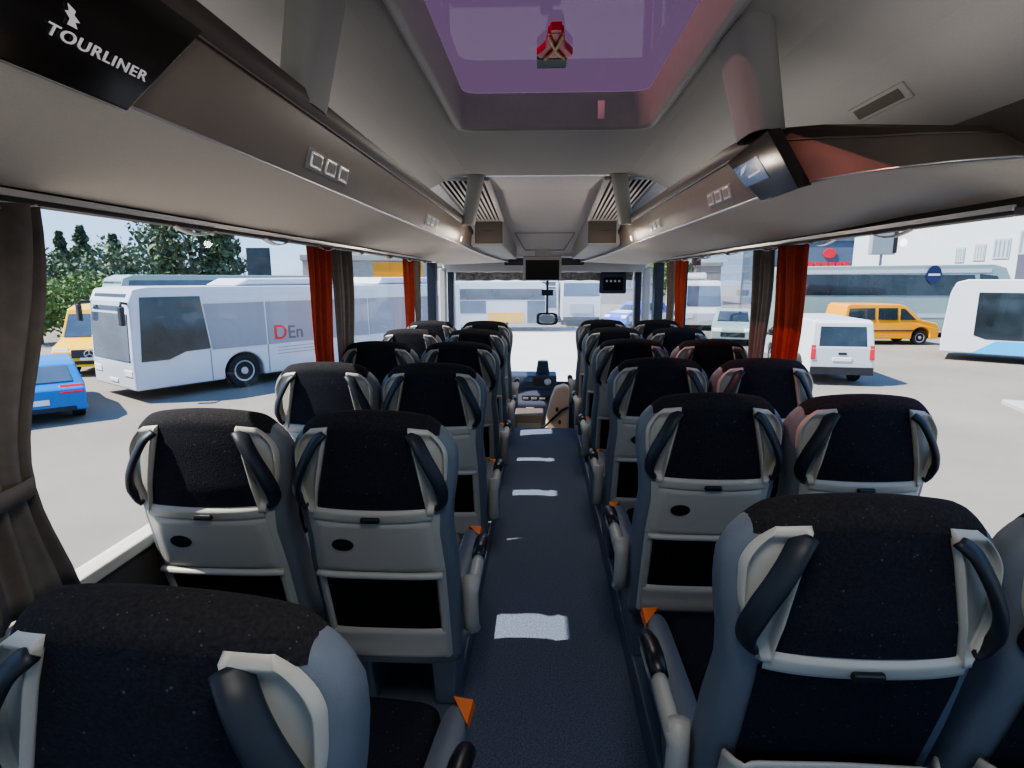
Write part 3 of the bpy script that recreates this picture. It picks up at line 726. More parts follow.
for k in range(3): MB().box(*[v for p in zip(dl(-.24+.1*k, 6.75, .115), dl(-.17+.1*k, 6.77, .14)) for v in p]).build('switch', 'chrome', da, bevel=.004)
MB().box(*[v for p in zip(dl(-.2, 6.70, -.05), dl(-.1, 6.74, .03)) for v in p]).build('ticket_box', 'chrome', da, bevel=.008)
do = empty('dash_device', (-.0, 7.1, .385), 0, 'small rounded dark device sitting on top of the dashboard', 'device')
MB().grid(lambda u, v: (.085*math.copysign(abs(math.cos(2*PI*u))**.6, math.cos(2*PI*u))*(1-.25*v), .06*math.copysign(abs(math.sin(2*PI*u))**.6, math.sin(2*PI*u))*(1-.2*v), .15*v), 24, 5, True).build('casing', 'dash', do, smooth=True)
MB().disc((0, 0, .15), (0, 0, 1), .062, .012, 24, .046).build('cap', 'pil_lt', do)
cb = empty('cab_console', (-.12, 6.35, -.40), 0, 'brownish grey low console box beside the cab steps', 'console')
MB().box(-.2, .13, 0, .33, 0, .43).build('body', 'fascia', cb, bevel=.015)
MB().box(-.17, .10, -.006, .004, .08, .33).build('flap', 'plastic_dk', cb, bevel=.006)
gp_ = empty('guide_partition', (.16, 6.05, -.40), 0, 'beige curved partition panel with black rail at the aisle front', 'partition')
def pf(a, c): return a, c
prof = [(-.16, 0), (.12, 0), (.12, .80), (.06, .82), (-.03, .79), (-.08, .66), (-.12, .48)]
MB().prism(prof, lambda a, c: (a, 0, c), lambda a, c: (a+.0, .16, c)).build('panel', 'beige', gp_, bevel=.02)
MB().tube([(-.18, -.02, .36), (-.14, -.035, .38), (.04, -.04, .56), (.09, -.02, .58), (.11, .02, .58)], .013, 10).build('hand_rail', 'black', gp_, smooth=True)
for x, z in ((-.01, .56), (.02, .42), (.02, .10)): MB().disc((x, -.004, z), (0, 1, 0), .016, .012, 16, .024).build('latch', 'roll', gp_)
kn = empty('guide_chair', (.50, 6.25, -.40), 0, 'low dark folded guide seat beside the beige partition', 'seat')
MB().box(-.16, .2, .0, .12, .35, .83).build('backrest', 'dash', kn, bevel=.04, seg=3); MB().box(-.15, .19, .12, .45, .35, .45).build('cushion', 'dash', kn, bevel=.03, seg=3)
MB().box(-.05, .08, .12, .3, 0, .35).build('pedestal', 'vblack', kn, bevel=.01)
# front barriers ahead of the first rows
for s, w in ((-1, 'yellow van'), (1, 'orange van')):
    x0, x1 = sorted((s*.34, s*1.16)); 
    o = empty('modesty_panel', (s*.75, 5.765, .12), 0, 'low grey panel ahead of the front row on the %s side' % w, 'panel')
    MB().box(x0-s*.75, x1-s*.75, -.02, .02, .0, .58).build('board', 'plastic_dk', o, bevel=.015)
    MB().tube([(x0-s*.75+.04, 0, .58), (x0-s*.75+.04, 0, .66), (x1-s*.75-.04, 0, .66), (x1-s*.75-.04, 0, .58)], .014, 8).build('rail', 'black', o)

# ------------------------------------------------------------------ outside
GZ = -1.4
struct(MB().add([(-260, -120, GZ), (260, -120, GZ), (260, 320, GZ), (-260, 320, GZ)], [(0,1,2,3)]).build('ground', 'asphalt'))
struct(MB().hexa([(10.2, 11.2, GZ-.05), (15.5, 9.4, GZ-.05), (16.2, 12.2, GZ-.05), (11.0, 14.0, GZ-.05), (10.2, 11.2, GZ+.10), (15.5, 9.4, GZ+.10), (16.2, 12.2, GZ+.10), (11.0, 14.0, GZ+.10)]).build('pavement', 'kerb', bevel=.02))

struct(MB().box(-4.8, 5.6, 9.0, 31.5, GZ-.05, GZ+.03).build('pavement_glare', 'glare_ground'))  # added slab: blown-out glare ahead painted as paler ground
def vehicle(name, label, cat, pos, head, chain, arches, W, paint, tum=(1.0, .0), sides=(), fronts=(), wheel_r=.33, bottom=.28, group=None, lr=(-1, 1), rimw=.7, bevel=.04):
    root = empty(name, (pos[0], pos[1], GZ), math.atan2(head[1], head[0]) - PI/2, label, cat, group)
    hw = lambda z: W/2*(1 - tum[1]*max(0, z-tum[0]))
    poly = list(chain)      # rear bottom, over the roof, to front bottom
    for yc, r in sorted(arches, reverse=True):
        for k in range(13):
            a = PI*k/12; poly.append((yc + r*math.cos(a), bottom + max(0, r*math.sin(a))*1.0 + (.12 if 0 < k < 12 else 0)))
    b = MB().prism(poly, lambda y, z: (-hw(z), y, z), lambda y, z: (hw(z), y, z))
    body = b.build('body', paint, root, bevel=bevel, seg=2, angle=25)
    for yc, r in arches:
        for s in (-1, 1):
            x = s*(W/2-.14)
            w = MB().lathe((x, yc, wheel_r), (s, 0, 0), [(-.11, wheel_r*.8), (-.11, wheel_r*.97), (-.06, wheel_r), (.07, wheel_r), (.115, wheel_r*.95), (.115, wheel_r*.68), (.09, wheel_r*.64)]).build('wheel', 'tyre', root, smooth=False)
            MB().lathe((x, yc, wheel_r), (s, 0, 0), [(.085, wheel_r*.64), (.10, wheel_r*.62), (.085, wheel_r*.5), (.075, wheel_r*.25), (.11, wheel_r*.2), (.11, .01)], 20).build('hub', 'hub', w)
    for nm, m, pl in sides:
        for s in lr:
            MB().prism(pl, lambda y, z: (s*(hw(z)-.004), y, z), lambda y, z: (s*(hw(z)+.012), y, z)).build(nm, m, root)
    for nm, m, p0, p1, xa, xb, off in fronts:   # band on the profile between p0 and p1
        d = Vector((0, p1[0]-p0[0], p1[1]-p0[1])); nrm = Vector((0, -d.z, d.y)).normalized()
        if nrm.y * ((p0[0]+p1[0])/2 - sum(c[0] for c in chain)/len(chain)) < 0: nrm = -nrm
        q = []
        for dd in (-.01, off):
            for (y, z), in (((p0),), ((p1),)):
                pass
        vs = []
        for dd in (-.01, off):
            for y, z, sx in ((p0[0], p0[1], xa), (p0[0], p0[1], xb), (p1[0], p1[1], xb), (p1[0], p1[1], xa)):
                k = hw(z)/hw(0); vs.append((sx*k, y + nrm.y*dd, z + nrm.z*dd))
        MB().hexa(vs).build(nm, m, root, bevel=.015)
    return root
def mirror_arm(root, s, x, y, z, dx=.22, dy=.25, h=.42):
    m = MB().tube([(s*x, y, z), (s*(x+dx*.5), y+dy*.8, z+.04), (s*(x+dx), y+dy, z-.05)], .03, 8).build('mirror', 'vblack', root, smooth=True)
    MB().box(s*(x+dx)-.09, s*(x+dx)+.09, y+dy-.05, y+dy+.05, z-.06-h, z-.05).build('mirror_shell', 'vblack', m, bevel=.03)

# white city bus beside the yellow van
fh = Vector((-.555, -.832)).normalized(); L_ = 11.6
fc = Vector((-9.55, 12.9)) + Vector((-.832, .555))*1.25
ctr = fc - fh*(L_/2)
wb = vehicle('city_bus', 'white parked city bus with grey lettered side panels, beside yellow van', 'bus', ctr, fh,
    [(-5.8, .3), (-5.8, 2.6), (-5.7, 2.72), (5.3, 2.74), (5.62, 2.68), (5.74, 2.4), (5.8, 1.1), (5.8, .3)], [(3.1, .56), (-3.0, .56)], 2.5, 'vwhite', (1.1, .03),
    sides=[('driver_window', 'vglass', [(5.62, .98), (5.0, .98), (4.6, 1.14), (3.98, 1.16), (4.12, 2.5), (5.5, 2.5)]),
           ('roof_panel', 'vwhite', [(4.05, 2.35), (4.05, 2.52), (-5.6, 2.52), (-5.6, 2.35)]),
           ('grey_panel', 'vgrey', [(3.93, 1.12), (4.06, 2.3), (2.41, 2.3), (2.41, 1.12)]),
           ('grey_panel', 'vgrey', [(2.36, 1.12), (2.36, 2.3), (-1.2, 2.3), (-1.2, 1.12)]),
           ('grey_panel', 'vgrey', [(-1.25, 1.12), (-1.25, 2.3), (-5.5, 2.3), (-5.5, 1.12)]),
           ('panel_seam', 'vgrey', [(3.98, .34), (4.0, .34), (4.0, 1.12), (3.98, 1.12)]),
           ('panel_seam', 'vgrey', [(2.375, .34), (2.395, .34), (2.395, 1.12), (2.375, 1.12)]),
           ('side_lamp', 'tail', [(-.2, .62), (-.1, .62), (-.1, .66), (-.2, .66)])],
    fronts=[('windshield', 'vglass2', (5.80, .98), (5.755, 2.12), -1.12, 1.12, .02), ('destination_display', 'vglass', (5.75, 2.18), (5.66, 2.58), -1.0, 1.0, .02),
            ('headlight', 'lamp', (5.8, .62), (5.8, .78), -1.16, -.7, .02), ('headlight', 'lamp', (5.8, .62), (5.8, .78), .7, 1.16, .02),
            ('number_plate', 'white', (5.8, .42), (5.8, .52), -.26, .26, .02)], wheel_r=.46, bottom=.3)
MB().prism([(3.0, 2.74), (2.6, 2.94), (-.2, 2.96), (-.5, 2.74)], lambda y, z: (-.85, y, z), lambda y, z: (.85, y, z)).build('roof_unit', 'vwhite', wb, bevel=.08, seg=3)
MB().prism([(-2.0, 2.74), (-2.2, 2.98), (-4.8, 2.98), (-5.0, 2.74)], lambda y, z: (-.85, y, z), lambda y, z: (.85, y, z)).build('roof_unit', 'vwhite', wb, bevel=.08, seg=3)
mirror_arm(wb, -1, 1.1, 5.7, 2.35); mirror_arm(wb, 1, 1.1, 5.7, 2.35)
wr = wb.rotation_euler.z
# which local side faces our coach
sideS = 1 if (Matrix.Rotation(wr, 2) @ Vector((1, 0))).x > 0 else -1
hwz = lambda z: 1.25*(1-.03*max(0, z-1.1))
def wside(y, z, o=.014): return (sideS*(hwz(z)+o), y, z)
tm = lambda y, z: frame_mtx(wside(y, z), (0, sideS, 0), Vector(wside(y, z+.2)) - Vector(wside(y, z)))
text_obj('red_letter', 'D', .58, 'tail', wb, tm(2.2, 1.24), ext=.004)
M['lettergrey'] = mat('dark_grey_letters', (.10, .11, .12), .5)
text_obj('grey_letters', 'En', .52, 'lettergrey', wb, tm(1.76, 1.24), ext=.004)
for k in range(3): MB().prism([(2.1, 1.0-.09*k), (.7, 1.0-.09*k), (.7, 1.015-.09*k), (2.1, 1.015-.09*k)], lambda y, z: wside(y, z, 0), lambda y, z: wside(y, z, .012)).build('small_print', 'vgrey', wb)
# seats glimpsed / yellow doors not needed; dark coach behind
f2 = Vector((-.60, -.80)).normalized()
dk = vehicle('coach', 'dark windowed coach standing behind the white city bus roof', 'coach', (-18.0, 32.8), fh,
    [(-6, .35), (-6, 3.3), (-5.8, 3.45), (5.3, 3.45), (5.75, 3.25), (6.0, 2.4), (6.0, .35)], [(3.4, .55), (-3.2, .55)], 2.5, 'mint', (1.2, .02),
    sides=[('window_band', 'vglass2', [(5.7, 1.7), (5.5, 3.15), (-5.8, 3.15), (-5.8, 1.7)])],
    fronts=[('windshield', 'vglass2', (6.0, 1.2), (5.80, 3.1), -1.15, 1.15, .02), ('headlight', 'lamp', (6.0, .7), (6.0, .9), -1.1, -.7, .02), ('headlight', 'lamp', (6.0, .7), (6.0, .9), .7, 1.1, .02)], wheel_r=.48, bottom=.35)
dk.scale = (1, 1, .90)
# yellow minibus
fy = Vector((.32, -.95)).normalized()
yv = vehicle('minibus', 'yellow school style van facing us beside the white city bus', 'van', Vector((-13.6, 16.6)) - fy*2.9, fy,
    [(-2.9, .35), (-2.9, 2.25), (-2.75, 2.42), (1.3, 2.42), (1.75, 2.3), (2.2, 1.28), (2.75, 1.05), (2.9, .85), (2.9, .35)], [(1.9, .42), (-1.7, .42)], 2.0, 'yellow', (1.1, .10),
    sides=[('side_window', 'vglass', [(1.9, 1.3), (1.55, 2.0), (.5, 2.0), (.5, 1.3)]), ('side_window', 'vglass', [(.35, 1.3), (.35, 2.0), (-2.6, 2.0), (-2.6, 1.3)])],
    fronts=[('windshield', 'vglass2', (2.18, 1.33), (1.83, 2.12), -.92, .92, .02), ('grille', 'vblack', (2.9, .66), (2.86, .95), -.48, .48, .03), ('headlight', 'lamp', (2.9, .74), (2.80, 1.0), -.96, -.56, .02), ('headlight', 'lamp', (2.9, .74), (2.80, 1.0), .56, .96, .02), ('bumper_grille', 'vblack', (2.9, .44), (2.9, .56), -.6, .6, .03), ('number_plate', 'white', (2.9, .58), (2.9, .68), -.26, .26, .03)], wheel_r=.36, bottom=.33)
em = MB(); c0 = Vector((0, 2.925, .80)); 
ring = [(c0.x + .13*math.cos(2*PI*k/24), c0.y, c0.z + .13*math.sin(2*PI*k/24)) for k in range(25)]
em.tube(ring, .014, 6)
for k in range(3):
    a = PI/2 + 2*PI*k/3; em.tube([tuple(c0), (c0.x + .13*math.cos(a), c0.y, c0.z + .13*math.sin(a))], .014, 6)
em.build('star_emblem', 'chrome', yv); yv.scale = (1, 1, .87)
# blue hatchback seen from behind
fb = Vector((-.68, .73)).normalized()
bc = vehicle('car', 'bright blue hatchback seen from behind, next to taupe curtain', 'car', Vector((-10.15, 10.75)) + fb*2.0, fb,
    [(-2.0, .30), (-2.02, .85), (-1.85, .98), (-1.45, 1.42), (-1.2, 1.5), (.2, 1.48), (.95, .98), (1.75, .85), (2.0, .68), (2.0, .30)], [(1.25, .36), (-1.25, .36)], 1.78, 'blue', (.9, .22),
    sides=[('side_window', 'vglass', [(.75, .98), (.1, 1.38), (-.3, 1.38), (-.3, .98)]), ('side_window', 'vglass', [(-.4, .98), (-.4, 1.38), (-1.15, 1.36), (-1.4, 1.02)])],
    fronts=[('rear_window', 'vglass2', (-1.82, 1.02), (-1.47, 1.39), -.72, .72, .015), ('windshield', 'vglass', (.92, 1.0), (.25, 1.43), -.7, .7, .015), ('taillight', 'tail', (-2.02, .76), (-1.88, .95), -.86, -.46, .03), ('taillight', 'tail', (-2.02, .76), (-1.88, .95), .46, .86, .03), ('number_plate', 'white', (-2.01, .5), (-2.015, .64), -.27, .27, .02), ('bumper', 'vblack', (-2.0, .32), (-2.0, .42), -.7, .7, .03)], wheel_r=.31, bottom=.28)
bc.scale = (1, 1, .82)
# white panel van and a van glimpsed beyond the curtains
fw_ = Vector((.12, .99)).normalized()
wv = vehicle('van', 'white panel van seen from behind next to the deep red curtain', 'van', Vector((8.3, 16.15)) + fw_*2.5, fw_,
    [(-2.5, .32), (-2.5, 1.1), (-2.38, 1.86), (-2.2, 1.92), (.9, 1.92), (1.15, 1.84), (1.85, 1.12), (2.4, .95), (2.5, .7), (2.5, .32)], [(1.6, .38), (-1.5, .38)], 1.84, 'vwhite', (1.0, .10),
    sides=[('side_window', 'vglass', [(1.6, 1.12), (1.1, 1.7), (.45, 1.7), (.45, 1.12)])],
    fronts=[('rear_window', 'vglass', (-2.48, 1.16), (-2.39, 1.74), -.70, .70, .015), ('windshield', 'vglass', (1.82, 1.16), (1.2, 1.8), -.82, .82, .015), ('taillight', 'tail', (-2.51, .78), (-2.47, 1.2), -.915, -.77, .02), ('taillight', 'tail', (-2.51, .78), (-2.47, 1.2), .77, .915, .02), ('rear_bumper', 'vblack', (-2.5, .33), (-2.5, .56), -.9, .9, .06), ('number_plate', 'white', (-2.5, .72), (-2.5, .84), -.28, .28, .02), ('door_handle', 'vblack', (-2.5, .92), (-2.5, .99), -.12, .12, .02)], wheel_r=.33, bottom=.30)
wv.scale = (.90, 1, .94)
mirror_arm(wv, -1, .88, 1.3, 1.35, .14, .0, .2)
# orange van, side on
oc = vehicle('van', 'orange small van parked side on before the pale green coach', 'van', (15.55, 27.25), (1, .03),
    [(-2.1, .30), (-2.12, 1.0), (-2.0, 1.74), (-1.85, 1.82), (.35, 1.80), (.65, 1.70), (1.3, 1.12), (1.95, .98), (2.1, .75), (2.1, .30)], [(1.32, .40), (-1.35, .40)], 1.8, 'taxi', (1.0, .12),
    sides=[('side_window', 'vglass', [(-1.95, 1.12), (-1.88, 1.62), (-.78, 1.64), (-.78, 1.12)]), ('side_window', 'vglass', [(-.62, 1.12), (-.62, 1.64), (.22, 1.64), (.22, 1.12)]), ('side_window', 'vglass', [(.35, 1.12), (.35, 1.62), (.55, 1.60), (1.05, 1.12)]), ('side_moulding', 'vblack', [(-1.0, .62), (-1.0, .67), (1.0, .67), (1.0, .62)])],
    fronts=[('windshield', 'vglass', (1.28, 1.15), (.72, 1.65), -.75, .75, .015), ('headlight', 'lamp', (2.1, .75), (1.98, .96), -.85, -.5, .02), ('headlight', 'lamp', (2.1, .75), (1.98, .96), .5, .85, .02), ('taillight', 'tail', (-2.12, .9), (-2.06, 1.3), -.88, -.74, .02), ('taillight', 'tail', (-2.12, .9), (-2.06, 1.3), .74, .88, .02), ('bumper', 'vblack', (2.1, .32), (2.1, .5), -.8, .8, .04)], wheel_r=.33, bottom=.28)
mirror_arm(oc, -1, .84, .75, 1.2, .16, 0, .2)
# white bus with blue and yellow stripe
fr = Vector((-.80, .60)).normalized()
rb = vehicle('city_bus', 'white bus with sky blue and yellow slanted stripe, next to orange van', 'bus', Vector((15.35, 22.75)) - fr*5.9, fr,
    [(-5.8, .3), (-5.8, 2.75), (-5.65, 2.9), (5.3, 2.9), (5.62, 2.8), (5.76, 2.4), (5.86, 1.1), (5.86, .3)], [(2.6, .56), (-3.0, .56)], 2.5, 'vwhite', (1.1, .03),
    sides=[('side_window', 'vglass', [(4.95, .95), (4.95, 2.45), (1.3, 2.45), (1.3, .82), (4.6, .82)]), ('side_window', 'vglass', [(1.15, .82), (1.15, 2.45), (-5.5, 2.45), (-5.5, .82)]),
           ('blue_stripe', 'skyblue', [(4.95, .32), (4.3, .78), (2.6, .78), (2.9, .32)]), ('yellow_stripe', 'yellow', [(2.87, .32), (2.57, .78), (1.6, .78), (1.9, .32)])],
    fronts=[('windshield', 'vglass2', (5.86, .98), (5.70, 2.62), -1.14, 1.14, .03), ('headlight', 'lamp', (5.86, .6), (5.86, .78), -1.16, -.7, .02), ('headlight', 'lamp', (5.86, .6), (5.86, .78), .7, 1.16, .02), ('lower_stripe', 'skyblue', (5.86, .36), (5.86, .5), -1.2, 1.2, .02)], wheel_r=.46, bottom=.3)
# pale green coach behind
mc = vehicle('coach', 'long pale green and silver coach with oval emblem behind the orange van', 'coach', (16.9, 31.0), (1, .02),
    [(-5.2, .35), (-5.2, 3.3), (-5.0, 3.5), (5.3, 3.62), (5.9, 3.45), (6.35, 2.6), (6.5, 1.2), (6.5, .35)], [(4.0, .55), (-2.9, .55)], 2.55, 'mint', (1.4, .02),
    sides=[('window_band', 'vglass', [(4.6, 2.1), (4.4, 3.1), (-5.0, 3.1), (-5.0, 2.1)]), ('front_window', 'vglass', [(5.9, 2.4), (5.5, 3.05), (4.65, 3.15), (4.75, 2.3)]), ('upper_stripe', 'vwhite', [(5.2, 3.22), (5.2, 3.40), (-5.1, 3.30), (-5.1, 3.12)]), ('lower_stripe', 'vwhite', [(6.2, 1.0), (6.2, 1.2), (-5.1, 1.2), (-5.1, 1.0)])],
    fronts=[('windshield', 'vglass2', (6.5, 1.3), (6.0, 3.3), -1.15, 1.15, .02)], wheel_r=.5, bottom=.35)
M['navy'] = mat('navy_oval', (.012, .02, .09), .4)
ob = MB(); ob.disc((-1.0*0 -1.30, 2.3, 3.12), (1, 0, 0), .36, .03, 28, .46); 
for sx in (1,):
    ov = MB().disc((sx*1.29, 2.4, 3.10), (1, 0, 0), .36, .03, 28, .46).build('oval_emblem', 'navy', mc)
    MB().box(sx*1.305-.004, sx*1.305+.004, 2.12, 2.68, 3.06, 3.16).build('oval_mark', 'white', ov)
# white vehicles glimpsed past the curtains
vehicle('van', 'white van glimpsed between the taupe and small red curtains, city bus side', 'van', (-7.4, 29.0), Vector((.25, -.97)),
    [(-2.6, .32), (-2.6, 2.4), (-2.4, 2.6), (1.1, 2.6), (1.5, 2.4), (2.0, 1.3), (2.6, 1.05), (2.75, .8), (2.75, .32)], [(1.8, .42), (-1.6, .42)], 2.0, 'vwhite', (1.1, .08),
    sides=[('side_window', 'vglass2', [(1.75, 1.3), (1.35, 2.1), (.4, 2.1), (.4, 1.3)])],
    fronts=[('windshield', 'vglass2', (1.97, 1.36), (1.55, 2.3), -.88, .88, .02), ('grille', 'vblack', (2.75, .6), (2.7, .9), -.5, .5, .02), ('headlight', 'lamp', (2.72, .75), (2.64, 1.0), -.92, -.55, .02), ('headlight', 'lamp', (2.72, .75), (2.64, 1.0), .55, .92, .02)], wheel_r=.36, bottom=.3)
vehicle('van', 'white minibus glimpsed between small red and taupe curtains, orange van side', 'van', (9.5, 36.0), Vector((-.1, -.99)),
    [(-3.0, .32), (-3.0, 2.6), (-2.8, 2.8), (1.9, 2.8), (2.3, 2.6), (2.7, 1.3), (3.0, 1.0), (3.0, .32)], [(2.0, .45), (-1.8, .45)], 2.1, 'vwhite', (1.1, .05),
    sides=[('side_window', 'vglass2', [(2.35, 1.4), (2.1, 2.3), (-2.8, 2.3), (-2.8, 1.4)])],
    fronts=[('windshield', 'vglass2', (2.7, 1.4), (2.35, 2.5), -.95, .95, .02), ('headlight', 'lamp', (3.0, .7), (3.0, .92), -.98, -.6, .02), ('headlight', 'lamp', (3.0, .7), (3.0, .92), .6, .98, .02)], wheel_r=.38, bottom=.3)
vehicle('truck', 'white truck cab glimpsed beside the small red curtain, orange van side', 'truck', (10.4, 42.5), Vector((-.15, -.98)),
    [(-3, .5), (-3, 3.2), (2.3, 3.3), (2.7, 3.0), (2.9, 1.6), (3.0, .5)], [(1.6, .5), (-1.6, .5)], 2.3, 'vwhite', (1.5, .02),
    fronts=[('windshield', 'vglass', (2.89, 1.75), (2.72, 2.85), -1.0, 1.0, .02), ('grille', 'vblack', (3.0, .9), (2.95, 1.5), -.7, .7, .02), ('bumper', 'vblack', (3.0, .5), (3.0, .75), -1.1, 1.1, .04)], wheel_r=.48, bottom=.5)
vehicle('car', 'grey hatchback on the forecourt just past the white panel van', 'car', (9.0, 27.5), Vector((-.3, -.95)),
    [(-2.0, .30), (-2.02, .85), (-1.85, .98), (-1.45, 1.42), (-1.2, 1.5), (.2, 1.48), (.95, .98), (1.75, .85), (2.0, .68), (2.0, .30)], [(1.25, .36), (-1.25, .36)], 1.78, 'mint', (.9, .22),
    sides=[('side_window', 'vglass', [(.75, .98), (.1, 1.38), (-.3, 1.38), (-.3, .98)])],
    fronts=[('windshield', 'vglass', (.92, 1.0), (.25, 1.43), -.7, .7, .015), ('grille', 'vblack', (2.0, .4), (2.0, .6), -.5, .5, .02), ('headlight', 'lamp', (2.0, .62), (1.9, .78), -.85, -.45, .02), ('headlight', 'lamp', (2.0, .62), (1.9, .78), .45, .85, .02)], wheel_r=.31, bottom=.28)
# vehicles ahead of the windshield
vehicle('city_bus', 'white city bus with yellow and blue markings ahead, side on, past windshield', 'bus', (-5.4, 33.4), (1, .05),
    [(-5.8, .3), (-5.8, 2.55), (-5.65, 2.75), (5.3, 2.75), (5.62, 2.6), (5.76, 2.2), (5.8, .3)], [(3.1, .56), (-2.4, .56)], 2.5, 'vwhite', (1.1, .03),
    sides=[('window_band', 'vglass', [(5.6, 1.75), (5.5, 2.35), (-5.6, 2.35), (-5.6, 1.75)]), ('window_band', 'vglass2', [(2.3, 1.0), (2.3, 1.7), (-5.6, 1.7), (-5.6, 1.0)]), ('yellow_stripe', 'yellow', [(2.4, .5), (2.4, 1.05), (4.4, 1.05), (4.4, .5)]), ('blue_stripe', 'bluestripe', [(-.4, .32), (-.4, .95), (1.0, .32)]), ('door_glass', 'vglass2', [(4.6, .45), (4.6, 1.7), (5.6, 1.7), (5.6, .45)])],
    fronts=[('windshield', 'vglass', (5.8, .9), (5.72, 2.3), -1.1, 1.1, .02)], wheel_r=.46, bottom=.3)
for x, lab in ((-2.35, 'white bus front with dark destination band ahead, beside side-on bus'), (.05, 'white bus front with yellow marking directly behind the hanging mirror')):
    vehicle('city_bus', lab, 'bus', (x+.0, 44.6), (0, -1),
        [(-5.8, .3), (-5.8, 2.75), (-5.65, 2.9), (5.3, 2.9), (5.62, 2.8), (5.76, 2.4), (5.86, 1.1), (5.86, .3)], [(2.6, .56), (-3.0, .56)], 2.3, 'vwhite', (1.1, .03),
        fronts=[('windshield', 'vglass2', (5.86, 1.0), (5.78, 2.2), -1.0, 1.0, .03), ('destination_band', 'vglass', (5.76, 2.24), (5.66, 2.7), -1.0, 1.0, .03), ('yellow_mark', 'yellow', (5.87, .6), (5.86, .98), .45, 1.1, .03), ('bumper', 'vblack', (5.86, .34), (5.86, .5), -1.1, 1.1, .04)], wheel_r=.46, bottom=.3)
vehicle('truck', 'white truck with red roof strip and blue windscreen, ahead past windshield', 'truck', (2.5, 39.5), (0, -1),
    [(-3.5, .4), (-3.5, 2.9), (3.3, 2.95), (3.6, 2.8), (3.8, 1.8), (3.95, .4)], [(2.2, .5), (-2.2, .5)], 2.4, 'vwhite', (1.5, .02),
    fronts=[('windshield', 'vglass2', (3.79, 1.85), (3.62, 2.65), -1.1, 1.1, .02), ('roof_sign', 'signred', (3.58, 2.82), (3.4, 2.92), -.9, .9, .06), ('grille', 'hub', (3.95, .8), (3.85, 1.4), -.7, .7, .02), ('bumper', 'vblack', (3.95, .4), (3.95, .6), -1.1, 1.1, .05)], wheel_r=.46, bottom=.4)
vehicle('car', 'white and blue car parked ahead beside the white truck', 'car', (6.0, 36.0), Vector((-.75, -.66)),
    [(-2.1, .30), (-2.1, .9), (-1.9, 1.0), (-1.45, 1.5), (.2, 1.52), (.95, 1.02), (1.85, .88), (2.1, .68), (2.1, .30)], [(1.3, .36), (-1.3, .36)], 1.8, 'bluestripe', (.9, .2),
    sides=[('side_window', 'vglass', [(.75, 1.0), (.1, 1.4), (-1.2, 1.4), (-1.5, 1.02)]), ('white_flank', 'vwhite', [(-1.9, .45), (-1.9, .85), (1.9, .75), (1.9, .45)])],
    fronts=[('windshield', 'vglass', (.92, 1.04), (.25, 1.46), -.7, .7, .015), ('hood_panel', 'vwhite', (1.0, 1.03), (1.8, .91), -.7, .7, .01), ('headlight', 'lamp', (2.1, .62), (2.0, .78), -.85, -.45, .02), ('headlight', 'lamp', (2.1, .62), (2.0, .78), .45, .85, .02)], wheel_r=.32, bottom=.28)

# buildings
def box_building(name, label, corner, direc, Wd, Dp, H, m, wins, doors=(), roof=.5, frame='bwhite'):
    d = Vector(direc).normalized(); root = empty(name, (corner[0], corner[1], GZ), math.atan2(d.y, d.x), label, 'building')
    MB().box(0, Wd, 0, Dp, 0, H).build('wall', m, root)
    MB().box(-.15, Wd+.15, -.15, Dp+.15, H, H+roof).build('parapet', m, root, bevel=.05)
    for x0, x1, z0, z1 in wins:
        w = MB().box(x0, x1, -.06, .05, z0, z1).build('window', frame, root)
        for k in range(4):
            a = lerp(x0, x1, k/4)+.07; c = lerp(x0, x1, (k+1)/4)-.07
            MB().box(a, c, -.08, 0, z0+.12, z1-.12).build('pane', 'bwin', w)
    for x0, x1, z0, z1 in doors: MB().box(x0, x1, -.05, .05, z0, z1).build('doorway', 'bdark', root)
    return root
M['bframe'] = mat('grey_window_frame', (.42, .47, .50), .5)
wbd = box_building('depot_building', 'long white depot building with tall framed windows behind the pale green coach', (24.0, 46.5), (1, -1.0), 34, 12, 8.4, 'bwhite',
    [(6.4, 6.9, 4.0, 5.0), (7.4, 8.0, 4.1, 5.2), (8.4, 9.25, 4.2, 5.5), (9.65, 10.65, 4.45, 6.0), (11.3, 12.7, 4.75, 6.55), (15, 17, 4.75, 6.55), (20, 22, 4.75, 6.55)],
    [(11.35, 12.65, .2, 4.72), (9.7, 10.6, .2, 4.42), (15, 17, .2, 4.72), (20, 22, .2, 4.72)], frame='bframe')
MB().box(5.5, 9.0, -.07, 0, 7.6, 8.1).build('faded_sign', 'bframe', wbd)
for k in range(2): MB().box(11.0+.5*k, 11.25+.5*k, -.08, 0, 7.4, 8.5).build('red_mark', 'lettergrey', wbd)
wpl = box_building('office_block', 'slate blue office block with red sign between red curtain and depot', (23.5, 62), (1, -.08), 8.6, 10, 6.6, 'bblue', [], [])
sgn = MB(); sgn.disc((5.9, -.10, 5.4), (0, 1, 0), .62, .08, 20, .5); sgn.build('red_emblem', 'signred', wpl, bevel=.02)
bb = MB()
for k in range(6): bb.box(3.9+.7*k, 4.4+.7*k, -.12, 0, 4.05, 4.55)
bb.box(3.7, 8.1, -.1, 0, 3.75, 3.9); bb.build('red_lettering', 'signred', wpl)
MB().box(2.9, 6.6, -.12, 0, 1.6, 3.5).build('pale_panel', 'bwhite', wpl)
bl = empty('lift_sign', (21.6, 38.5, GZ), 0, 'grey square box sign on a post in front of the depot', 'sign')
MB().box(-.75, .75, -.2, .2, 4.4, 6.2).build('box', 'steel', bl, bevel=.05); MB().box(.55, .80, -.23, .1, 4.5, 6.1).build('side', 'vblack', bl); MB().tube([(0, 0, 0), (0, 0, 4.4)], .08, 8).build('post', 'steel', bl)
cr_ = empty('crane_boom', (19.2, 57.5, GZ), 0, 'thin grey slanted boom standing beside the slate blue block', 'crane')
